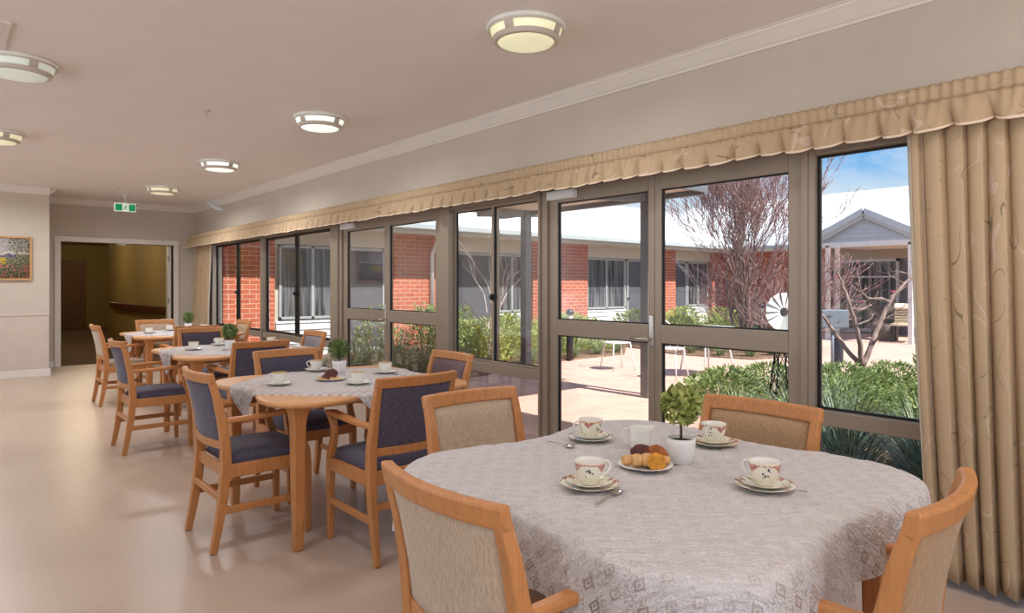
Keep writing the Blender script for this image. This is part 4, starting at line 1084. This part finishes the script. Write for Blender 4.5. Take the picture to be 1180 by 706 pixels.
R2 = random.Random(21)
def shrub_mesh(name, parent, h, r, nl, ls, mat, seed, upright=.35, core=True):
    q = random.Random(seed); mb = MB()
    for i in range(nl):
        a = q.uniform(0, 2 * PI); e = q.uniform(0, 1) ** .6; rr = math.sqrt(q.uniform(.05, 1))
        zc = q.uniform(.08, 1)
        prof_ = math.sqrt(max(.02, 1 - (zc * 1.02 - .35) ** 2 / .46)) if zc > .35 else .75 + .25 * zc / .35
        lump = 1 + .3 * mnoise.noise((2.2 * math.cos(a) + seed, 2.2 * math.sin(a), zc * 3))
        p = Vector((math.cos(a) * r * rr * prof_ * lump, math.sin(a) * r * rr * prof_ * lump, zc * h * (1 + .18 * mnoise.noise((3 * math.cos(a), 3 * math.sin(a) + seed, 5)))))
        d = Vector((math.cos(a) * q.uniform(.3, 1), math.sin(a) * q.uniform(.3, 1), q.uniform(-.1, 1.2) * upright * 2 + .1)).normalized()
        sd = d.cross(Vector((q.uniform(-1, 1), q.uniform(-1, 1), q.uniform(-.3, 1)))).normalized(); nn = sd.cross(d)
        l = ls * q.uniform(.6, 1.3); w_ = l * .2
        v = [mb.bm.verts.new(x) for x in (p, p + d * l * .45 + sd * w_ + nn * l * .06, p + d * l, p + d * l * .45 - sd * w_ + nn * l * .06, p + d * l * .5)]
        mb.face([v[0], v[1], v[4]]); mb.face([v[1], v[2], v[4]]); mb.face([v[2], v[3], v[4]]); mb.face([v[3], v[0], v[4]])
    o = mb.build('foliage', mat, parent, recalc=False)
    st = MB()
    for k in range(5):
        a = 2 * PI * k / 5 + q.uniform(0, 1)
        st.tube([(.02 * math.cos(a), .02 * math.sin(a), 0), (r * .3 * math.cos(a), r * .3 * math.sin(a), h * .35), (r * .6 * math.cos(a), r * .6 * math.sin(a), h * .75)], [.012, .008, .004], 5)
    st.build('stem', 'stem', parent)
    return o
def make_shrub(loc, h, r, nl, ls, mat, seed, label, grp, upright=.35):
    s_ = thing('garden_shrub', label, 'shrub', (*loc, GZ + .02), 0, grp)
    shrub_mesh('foliage', s_, h, r, nl, ls, mat, seed, upright)
    return s_
def make_clump(loc, h, r, nb, mat, seed, label, grp, w0=.011):
    q = random.Random(seed); mb = MB()
    for i in range(nb):
        a = q.uniform(0, 2 * PI); L = h * q.uniform(.7, 1.25); lean = q.uniform(.15, 1.0); r0 = q.uniform(0, .06)
        dr = Vector((math.cos(a), math.sin(a), 0)); sd = Vector((-math.sin(a), math.cos(a), 0)); p0 = dr * r0
        prev = None; n = 6; pos = p0.copy(); tilt = q.uniform(.05, .35)
        for k in range(n + 1):
            w_ = w0 * (1 - (k / n) ** 2) + .0008
            cur = [mb.bm.verts.new(pos - sd * w_ / 2), mb.bm.verts.new(pos + sd * w_ / 2)]
            if prev: mb.face([prev[0], prev[1], cur[1], cur[0]], 0, True)
            prev = cur
            tilt += lean * 1.9 / n
            pos = pos + (dr * math.sin(tilt) + Vector((0, 0, 1)) * math.cos(tilt)) * L / n
            if pos.z < .015: pos.z = .015
    o = mb.build('grass_clump', mat, None, recalc=False); o.location = (*loc, GZ + .02)
    tag(o, label, 'grass', grp)
    return o
def scatter(proto_fn, spots, label, grp, vary=.25, is_tree=False):
    pr = proto_fn(spots[0], label, grp)
    for k, (x, y) in enumerate(spots[1:]):
        sc = 1 + R2.uniform(-vary, vary)
        if pr.type == 'EMPTY': dup(pr, (x, y, GZ + .02), R2.uniform(0, 6.28), label, grp, scale=(sc, sc, sc * R2.uniform(.9, 1.1)))
        else:
            c = copy_obj(pr, (x, y, GZ + .02), R2.uniform(0, 6.28), label, grp); c.scale = (sc, sc, sc)
    return pr
def jit(lst, j=.12): return [(x + R2.uniform(-j, j), y + R2.uniform(-j, j)) for x, y in lst]
# bed along the brick wing
scatter(lambda p, l, g: make_clump(p, .62, .3, 170, 'blade', 31, l, g), jit([(4.25, 8.1), (4.85, 8.0), (5.45, 8.05), (4.5, 8.6), (5.15, 8.6), (5.75, 8.5), (4.2, 9.2), (4.8, 9.25), (5.5, 9.2), (6.05, 8.25)]), 'arching strappy grass clump outside the far glazed door', 'strappy grass by the far glazed door')
scatter(lambda p, l, g: make_shrub(p, .95, .42, 900, .075, 'leaf_shrub', 33, l, g, .55), jit([(6.0, 9.3), (6.5, 9.7), (7.0, 9.9), (5.6, 10.0), (7.6, 10.2)]), 'tall leafy shrub against the brick seen through the far glazed door', 'leafy shrubs by the far glazed door', .15)
scatter(lambda p, l, g: make_shrub(p, .62, .42, 700, .075, 'leaf_lime', 35, l, g, .4), jit([(6.7, 8.35), (7.3, 8.6), (7.9, 8.75), (8.5, 8.75), (7.0, 9.1), (7.7, 9.4), (8.3, 9.5), (8.9, 9.3), (9.4, 9.0), (9.9, 8.9), (10.4, 9.3), (9.6, 9.8), (10.6, 10.1), (9.0, 10.4), (10.0, 10.8)]), 'low sunlit yellow-green shrub in the bed below the brick wing', 'low shrubs below the brick wing', .2)
scatter(lambda p, l, g: make_clump(p, .42, .3, 150, 'blade', 36, l, g, .009), jit([(8.4, 8.45), (9.0, 8.5), (9.6, 8.5), (10.2, 8.6), (10.8, 9.0), (7.6, 8.35)], .08), 'pale grass tuft at the front edge of the bed below the brick wing', 'grass tufts below the brick wing')
# bed under the near fixed window
scatter(lambda p, l, g: make_clump(p, .60, .3, 200, 'blade_dark', 41, l, g, .013), jit([(4.15, 1.7), (4.2, 1.25), (4.15, .85), (4.2, .4), (4.15, 0), (4.7, 1.9), (4.75, 1.4), (4.8, .95), (4.75, .5), (5.2, 2.4), (4.75, 0.05), (5.3, 1.6)], .07), 'dark strappy grass clump under the near fixed window', 'strappy grass under the near fixed window', .15)
scatter(lambda p, l, g: make_clump(p, .46, .3, 240, 'blade', 43, l, g, .011), jit([(4.9, 2.55), (5.4, 2.95), (5.6, 3.3), (5.7, 2.5), (6.5, 2.7), (4.6, 2.3)], .08), 'bright strappy grass clump behind the near topiary', 'bright grass beyond the near glazed door')
scatter(lambda p, l, g: make_shrub(p, .38, .46, 1500, .056, 'leaf_shrub', 45, l, g, .45), jit([(6.2, 3.7), (6.7, 3.95), (7.5, 3.9), (6.3, 2.6), (7.4, 3.0), (8.1, 3.6), (7.9, 2.9), (6.2, 2.4), (6.9, 2.4), (7.6, 2.3), (6.0, 1.7), (6.7, 1.6), (7.4, 1.5), (8.3, 2.2), (8.8, 2.9), (8.2, 1.4), (8.9, 1.9)]), 'mid green leafy shrub in the bed beyond the near window', 'leafy shrubs beyond the near window', .2)
scatter(lambda p, l, g: make_shrub(p, .66, .42, 1000, .085, 'leaf_shrub', 47, l, g, .6), jit([(8.3, 2.2), (8.1, 1.85), (7.6, 1.55)], .05), 'taller broad leafed shrub right of the forked magnolia trunk', 'broad leafed shrubs beside the magnolia', .12)
# island bed
scatter(lambda p, l, g: make_shrub(p, .55, .5, 600, .09, 'leaf_lime', 51, l, g, .4), jit([(12.1, 7.4), (12.9, 8.0), (13.8, 8.4), (14.6, 8.9), (13.2, 9.2), (12.4, 8.8), (15.5, 9.4), (14.4, 10.1), (16.6, 10.0), (17.8, 10.4), (13.0, 10.4), (15.8, 10.8)]), 'yellow-green shrub in the island bed under the bare tree', 'shrubs in the island bed', .2)
scatter(lambda p, l, g: make_clump(p, .32, .3, 120, 'blade', 53, l, g, .01), jit([(11.2, 7.5), (11.3, 6.9), (11.5, 6.4), (12.0, 6.25), (12.7, 6.5), (13.4, 6.9), (14.2, 7.4)], .06), 'low grass tuft on the rim of the island bed', 'grass tufts around the island bed')

# bare trees
def branch(mb, p, d, L, r, depth, q, spread, up, tw=None, kids=(2, 3), kink=.18):
    n = 4; pts = [p.copy()]; rs = [r]; dd = d.copy()
    for k in range(n):
        dd = (dd + Vector((q.uniform(-1, 1), q.uniform(-1, 1), q.uniform(-.6, .8))) * kink + Vector((0, 0, up * .12))).normalized()
        pts.append(pts[-1] + dd * L / n); rs.append(r * (1 - .45 * (k + 1) / n))
    (mb if r > .0085 or tw is None else tw).tube(pts, [max(x, .0052) for x in rs] if tw else rs, 6 if r > .02 else (4 if r > .008 else 3))
    if depth <= 0: return
    for k in range(q.randint(*kids)):
        i = q.randint(2, n) if k else n
        a = q.uniform(0, 2 * PI); o_ = dd.orthogonal().normalized(); o_.rotate(Matrix.Rotation(a, 3, dd))
        nd = (dd + o_ * spread * q.uniform(.5, 1.1)).normalized()
        branch(mb, pts[i], nd, L * q.uniform(.62, .86), rs[i] * .72, depth - 1, q, spread, up, tw, kids, kink)
# multi stemmed tree in the island bed
t_ = thing('bare_tree', 'large leafless multi-stemmed tree with dense reddish twigs behind the windmill', 'tree', (12.6, 7.15, GZ + .02))
q = random.Random(5); mb = MB(); tw = MB()
for k in range(9):
    a = 2 * PI * k / 9 + q.uniform(-.3, .3); sp = q.uniform(.06, .38)
    branch(mb, Vector((.06 * math.cos(a), .06 * math.sin(a), 0)), Vector((math.cos(a) * sp, math.sin(a) * sp, 1)).normalized(), q.uniform(1.3, 1.6), .042, 5, q, .46, .45, tw, (2, 4), .13)
mb.build('trunk', 'bark_brown', t_, recalc=False); tw.build('twigs', 'twig_red', t_, recalc=False)
t_ = thing('bare_shrub', 'low tangle of bare reddish twigs around the foot of the leafless tree', 'shrub', (13.1, 6.75, GZ + .02))
q = random.Random(8); mb = MB(); tw = MB()
for k in range(34):
    a = q.uniform(0, 2 * PI); sp = q.uniform(.3, 1.2); rr = q.uniform(.0, .9)
    branch(mb, Vector((rr * math.cos(a), rr * math.sin(a), 0)), Vector((math.cos(a) * sp, math.sin(a) * sp, 1)).normalized(), q.uniform(.65, 1.0), .016, 3, q, .6, .3, tw, (2, 4), .2)
mb.build('stems', 'bark_brown', t_, recalc=False); tw.build('twigs', 'twig_red', t_, recalc=False)
# small pale tree by the side window
t_ = thing('bare_sapling', 'small pale leafless sapling outside the sliding side window', 'tree', (6.75, 8.35, GZ + .02))
q = random.Random(11); mb = MB()
mb.tube([(0, 0, 0), (.02, .0, .3), (.0, .01, .55), (.03, 0, .75)], [.026, .022, .02, .018], 8)
for dv, L in (((-.55, .45, .9), .62), ((.12, -.1, 1), .75), ((.35, -.2, .9), .7), ((-.2, .2, 1), .7)):
    branch(mb, Vector((.02, 0, q.uniform(.5, .75))), Vector(dv).normalized(), L, .015, 3, q, .55, .3, None, (2, 3), .2)
mb.build('branches', 'bark_pale', t_, recalc=False)
t_ = thing('bare_sapling', 'slim bare sapling in front of the end bay window beside the bollard light', 'tree', (13.3, 8.3, GZ + .02))
q = random.Random(15); mb = MB()
mb.tube([(0, 0, 0), (-.1, .05, .6), (-.25, .1, 1.1)], [.022, .018, .014], 7)
for dv, L in (((-.5, .5, .7), .7), ((-.2, .2, 1), .6), ((.4, -.3, .8), .5)): branch(mb, Vector((-.25, .1, 1.1)), Vector(dv).normalized(), L, .012, 2, q, .55, .2)
mb.build('branches', 'bark_pale', t_, recalc=False)

# forked magnolia beyond the near window
plain('bark_magnolia', (150, 126, 118), .85, var=.25, scale=26, stretch=(1, 1, .3))
mg = thing('magnolia', 'forked bare magnolia with a few pink blossoms beyond the near fixed window', 'tree', (8.45, 3.25, GZ + .02))
rv2, fv2 = Vector((.78, -.62, 0)), Vector((.62, .78, 0))
def mp(u, z, d=0): return rv2 * u + fv2 * d + Vector((0, 0, z))
mb = MB(); tw = MB(); q = random.Random(17)
def limbs(pts, rs):
    P = [mp(*p) for p in pts]; out = []
    for i in range(len(P) - 1):
        for k in range(4): out.append(P[i].lerp(P[i + 1], k / 4) + Vector((q.uniform(-1, 1), q.uniform(-1, 1), 0)) * .008 * (1 if k else 0))
    out.append(P[-1]); m = len(out) - 1
    mb.tube(out, [rs[0] + (rs[1] - rs[0]) * i / m for i in range(m + 1)], 9)
    return out
limbs([(0, 0), (.01, .22), (0, .36)], (.048, .045))
A_ = limbs([(0, .34), (-.14, .52, .05), (-.30, .78, .1), (-.42, .96, .12), (-.56, 1.06, .15)], (.032, .010))
B_ = limbs([(0, .34), (-.05, .62, -.05), (-.16, .95, -.1), (-.26, 1.25, -.1), (-.38, 1.5, -.12)], (.034, .012))
D_ = limbs([(0, .34), (.13, .62, .02), (.30, .98, .05), (.42, 1.2, .06), (.60, 1.36, .1), (.85, 1.55, .15)], (.036, .012))
E_ = limbs([(.38, 1.13, .05), (.25, 1.18, .0), (.05, 1.17, -.05), (-.06, 1.26, -.08), (-.10, 1.40, -.1)], (.015, .006))
F_ = limbs([(-.2, 1.06, -.1), (-.05, 1.04, -.05), (.12, 1.10, 0)], (.014, .006))
G_ = limbs([(.12, .60, .02), (.22, .78, -.1), (.18, .92, -.15), (.30, 1.02, -.2)], (.012, .005))
H_ = limbs([(-.13, .86, -.1), (.02, .92, -.12), (.10, 1.0, -.1)], (.012, .005))
tips = []
for lst in (A_, B_, D_, E_, F_, G_, H_):
    for i in range(len(lst) // 2, len(lst)):
        if q.random() < .62:
            d = Vector((q.uniform(-1, 1), q.uniform(-1, 1), q.uniform(-.1, 1.2))).normalized()
            branch(mb, lst[i], d, q.uniform(.09, .22), .006, 1, q, .6, .3, None, (1, 3), .25); tips.append(lst[i] + d * .1)
mb.build('branches', 'bark_magnolia', mg, recalc=False)
for k, p_ in enumerate([mp(.42, 1.24, .06), mp(-.04, 1.12, -.05), mp(-.46, 1.16, .1), mp(-.36, 1.42, -.1), mp(-.5, 1.3, .1)]):
    mb = MB()
    for i in range(7):
        a = 2 * PI * i / 7; d = Vector((math.cos(a), math.sin(a), .9)).normalized(); sd = Vector((-math.sin(a), math.cos(a), 0)); L = .038
        v = [mb.bm.verts.new(x + p_) for x in (Vector((0, 0, 0)), d * L * .5 + sd * .012, d * L + Vector((0, 0, .008)), d * L * .5 - sd * .012)]
        mb.face(v, 0, True)
    mb.build('blossom', 'pink_petal', mg, recalc=False, solid=.001)

# ornamental windmill
wm = thing('garden_windmill', 'ornamental garden windmill with white blades on a black lattice tower', 'windmill', (6.55, 3.30, GZ + .02), R_(-42)); wm.scale = (.95, .95, 1.0)
mb = MB()
for k in range(4):
    a = PI / 4 + k * PI / 2; mb.tube([(.17 * math.cos(a), .17 * math.sin(a), 0), (.02 * math.cos(a), .02 * math.sin(a), 1.02)], .009, 6)
    for i in range(4):
        z0, z1 = .05 + i * .22, .05 + (i + 1) * .22; r0, r1 = .17 - .15 * z0 / 1.02, .17 - .15 * z1 / 1.02; b = a + PI / 2
        mb.tube([(r0 * math.cos(a), r0 * math.sin(a), z0), (r1 * math.cos(b), r1 * math.sin(b), z1)], .005, 5)
        mb.tube([(r0 * math.cos(b), r0 * math.sin(b), z0), (r1 * math.cos(a), r1 * math.sin(a), z1)], .005, 5)
mb.build('lattice_tower', 'black_metal', wm)
hub = MB().tube([(0, -.07, 1.06), (0, .07, 1.06)], .03, 14).build('hub', 'aperture', wm)
for k in range(14):
    a = 2 * PI * k / 14; mb = MB()
    rt = Matrix.Translation((0, -.06, 1.06)) @ Matrix.Rotation(a, 4, 'Y') @ Matrix.Rotation(.35, 4, 'Z')
    mb.prism([(-.010, .045), (.010, .045), (.040, .195), (-.040, .195)], -.001, .001, mat=Matrix.Translation((0, -.06, 1.06)) @ Matrix.Rotation(a, 4, 'Y') @ Matrix.Rotation(PI / 2, 4, 'X') @ Matrix.Rotation(.35, 4, 'Y'))
    mb.build('blade', 'white_metal', wm)
MB().tube([(0, .07, 1.06), (0, .3, 1.06)], .006, 6).prism([(.28, 1.0), (.46, .97), (.46, 1.15), (.28, 1.12)], -.002, .002, mat=Matrix.Rotation(PI / 2, 4, 'Z') @ Matrix.Rotation(PI / 2, 4, 'X')).build('tail_vane', 'white_metal', wm)

# bollard lights
def bollard(loc, h, label):
    b = thing('bollard_light', label, 'bollard light', (*loc, GZ + .02), 0, 'bollard lights')
    MB().tube([(0, 0, 0), (0, 0, h * .78)], .062, 20).build('post', 'bollard_black', b)
    MB().lathe([(.055, h * .78), (.05, h * .9)], 20).build('lens', 'lens_white', b)
    MB().lathe([(.072, h * .885), (.07, h * .93), (.05, h * .98), (.0001, h)], 24).build('cap', 'bollard_black', b)
bollard((8.6, 8.3), .92, 'black dome-topped bollard light seen through the near left door leaf')
bollard((13.0, 7.0), .98, 'black bollard light with white lens in the island bed, seen through the right door leaf')
b = thing('bollard', 'stout dark bollard under the grey box beyond the near fixed window', 'bollard', (10.4, 4.36, GZ))
MB().tube([(0, 0, .0), (0, 0, .1)], .06, 16).build('base', 'bollard_black', b)
MB().tube([(0, 0, .1), (0, 0, .50)], .085, 24).build('post', 'bollard_black', b, bevel=.008)
b.scale = (1, 1, 1.1)
b = thing('meter_box', 'flat grey box on a thin post left of the magnolia', 'box', (9.9, 4.22, GZ), R_(-40))
MB().box((-.2, -.09, .74), (.2, .09, 1.0)).build('case', 'grey_steel_light', b, bevel=.012)
MB().tube([(0, 0, 0), (0, 0, .75)], .022, 10).build('post', 'grey_steel_light', b)
MB().box((-.17, -.095, .90), (-.05, -.089, .915)).build('slot', 'aperture', b)

# white wire patio furniture
def patio_table(loc, label):
    t_ = thing('patio_table', label, 'table', (*loc, GZ))
    mb = MB().lathe([(.0001, .735), (.42, .735), (.44, .728), (.44, .71), (.42, .705), (.0001, .715)], 48)
    mb.build('tabletop', 'white_metal', t_)
    for k in range(4):
        a = k * PI / 2 + .5
        MB().tube([(.30 * math.cos(a), .30 * math.sin(a), .71), (.33 * math.cos(a), .33 * math.sin(a), .4), (.40 * math.cos(a), .40 * math.sin(a), 0)], .013, 8).build('leg', 'white_metal', t_)
def patio_chair(loc, rz, label):
    c = thing('patio_chair', label, 'chair', (*loc, GZ), rz, 'white wire patio chairs')
    MB().lathe([(.0001, .43), (.19, .432), (.21, .44), (.21, .448), (.19, .444), (.0001, .44)], 32).build('seat', 'white_metal', c)
    for sx in (-1, 1):
        for sy in (-1, 1): MB().tube([(sx * .15, sy * .14, .435), (sx * .2, sy * .21, 0)], .010, 8).build('leg', 'white_metal', c)
    mb = MB(); pts = [(.2 * math.cos(a), -.16 - .06 * math.sin(a) * 1, .44 + .42 * math.sin(a)) for a in [PI * i / 14 for i in range(15)]]
    mb.tube(pts, .010, 8)
    for x in (-.09, 0, .09): mb.tube([(x, -.18, .44), (x, -.215, .83 - abs(x))], .005, 6)
    mb.build('backrest', 'white_metal', c)
patio_table((8.7, 5.55), 'round white metal patio table on the sunny paving')
patio_chair((8.25, 6.9), R_(160), 'white wire patio chair casting a shadow, left of the steel post')
patio_chair((8.05, 5.75), R_(-80), 'white wire patio chair at the near side of the patio table')

# porch furniture
pc = thing('porch_chair', 'slatted cream porch chair with a white towel over its back under the gable', 'chair', (17.5, 5.75, GZ), R_(100))
mb = MB()
for k in range(7): mb.box((-.27, -.28 - .012 * k, .44 + k * .065), (.27, -.25 - .012 * k, .49 + k * .065))
mb.build('back_slats', 'slat_cream', pc)
MB().box((-.27, -.25, .40), (.27, .27, .45)).build('seat', 'slat_cream', pc, bevel=.01)
for sx in (-1, 1):
    for y in (-.26, .24): MB().box((sx * .25 - .02, y - .02, 0), (sx * .25 + .02, y + .02, .42)).build('leg', 'black_metal', pc)
    MB().box((sx * .27 - .02, -.36, .88 - .45), (sx * .27 + .02, -.32, .9)).build('back_post', 'black_metal', pc)
MB().grid(lambda u, v: Vector((-.29 + .58 * u, -.36 + .10 * math.sin(v * PI - PI / 2) * 1 , .80 + .12 * math.cos(v * PI - PI / 2))), 10, 12).build('towel', 'lining', pc, solid=.012, recalc=False)
pc = thing('wicker_chair', 'brown wicker chair in the shade of the gabled porch', 'chair', (17.9, 6.35, GZ), R_(120))
MB().lathe([(.30, .0), (.30, .36), (.28, .4), (.0001, .42)], 24).build('seat', 'wicker', pc)
MB().lathe([(.30, .36), (.34, .6), (.36, .85), (.33, .86), (.31, .6), (.27, .38)], 20, a0=PI, a1=2 * PI).build('backrest', 'wicker', pc)
wb = thing('storage_bin', 'dark green bin standing in the corner behind the island bed', 'bin', (17.6, 9.9, GZ))
MB().sweep([(0, 0, 0), (0, 0, .95)], [.46, .56], [.46, .6], (1, 0, 0)).build('body', 'tank_green', wb, bevel=.02)
MB().box((-.3, -.32, .95), (.3, .34, 1.02)).build('lid', 'tank_green', wb, bevel=.02)

# ------------------------------------------------------------------ world, sun, lamps, camera
wd = bpy.data.worlds.new('World'); S.world = wd
t = NT(wd)
gen = t.node('ShaderNodeTexCoord').outputs['Generated']
s = t.node('ShaderNodeSeparateXYZ', {0: gen}); z = s.outputs[2]
sky = t.ramp(z, [(0, lin((240, 244, 248))), (.115, lin((220, 235, 248))), (.165, lin((122, 186, 246))), (.55, lin((96, 160, 228))), (1, lin((70, 132, 212)))])
vec = t.node('ShaderNodeMapping', {0: gen, 'Scale': (1, 1, 2.2)}).outputs[0]
cl = t.ramp(t.noise(vec, 7, 6, .62, .4), [(.42, (0, 0, 0, 1)), (.64, (1, 1, 1, 1))])
sky = t.mix(t.math('MULTIPLY', t.node('ShaderNodeSeparateColor', {0: cl}).outputs[0], .6), sky, lin((238, 244, 250)))
ground_fill = (1.98, 2.04, 2.14, 1)  # glow below the horizon, brightened as added fill through the open sides
col = t.mix(t.math('LESS_THAN', z, -.01), sky, ground_fill)
bg = t.node('ShaderNodeBackground', {0: col, 1: 1.0}).outputs[0]
t.l.new(bg, t.node('ShaderNodeOutputWorld').inputs[0])

def light(kind, name, loc, energy, color=(1, 1, 1), rot=(0, 0, 0), **kw):
    ld = bpy.data.lights.new(name, kind); ld.energy = energy; ld.color = color
    for k, v in kw.items(): setattr(ld, k, v)
    o = bpy.data.objects.new(name, ld); C.objects.link(o); o.location = loc; o.rotation_euler = rot
    return o
light('SUN', 'sun', (10, -10, 20), 8.0, (1, .955, .88), (R_(36), 0, R_(1)), angle=R_(.6))
# the round ceiling fittings: those in view and the same two rows carried on behind the camera
LAMPE = 9
for x in (.4, 2.44):
    for y in (-2.5, .08, 2.69, 5.29, 7.93, 10.5):
        light('AREA', 'ceiling_lamp', (x, y, CEIL - .112), LAMPE * (2.4 if y > 7 else 1.2 if y > 4 else 1), (.97, .985, 1), shape='DISK', size=.3, spread=R_(170))
for y in (14.6, 17.4, 21.8): light('POINT', 'corridor_fill', (2.0 if y < 20 else 3.2, y, 2.45), 32, (1, .82, .56), shadow_soft_size=.25)  # warm point lights without fittings, added to brighten the corridor

cam = bpy.data.cameras.new('camera'); co = bpy.data.objects.new('camera', cam); C.objects.link(co)
co.location = (0, 0, 1.30); co.rotation_euler = (PI / 2, 0, -R_(41))
cam.sensor_width = 36; cam.lens = 760 / 1180 * 36; cam.shift_y = -23 / 1180; cam.clip_start = .05; cam.clip_end = 300
S.camera = co
S.view_settings.view_transform = 'Standard'; S.view_settings.look = 'None'
S.view_settings.exposure = 0; S.view_settings.gamma = 1; S.view_settings.use_curve_mapping = False
S.cycles.max_bounces = 10; S.cycles.transparent_max_bounces = 24; S.cycles.use_denoising = True
S.cycles.sample_clamp_indirect = 8
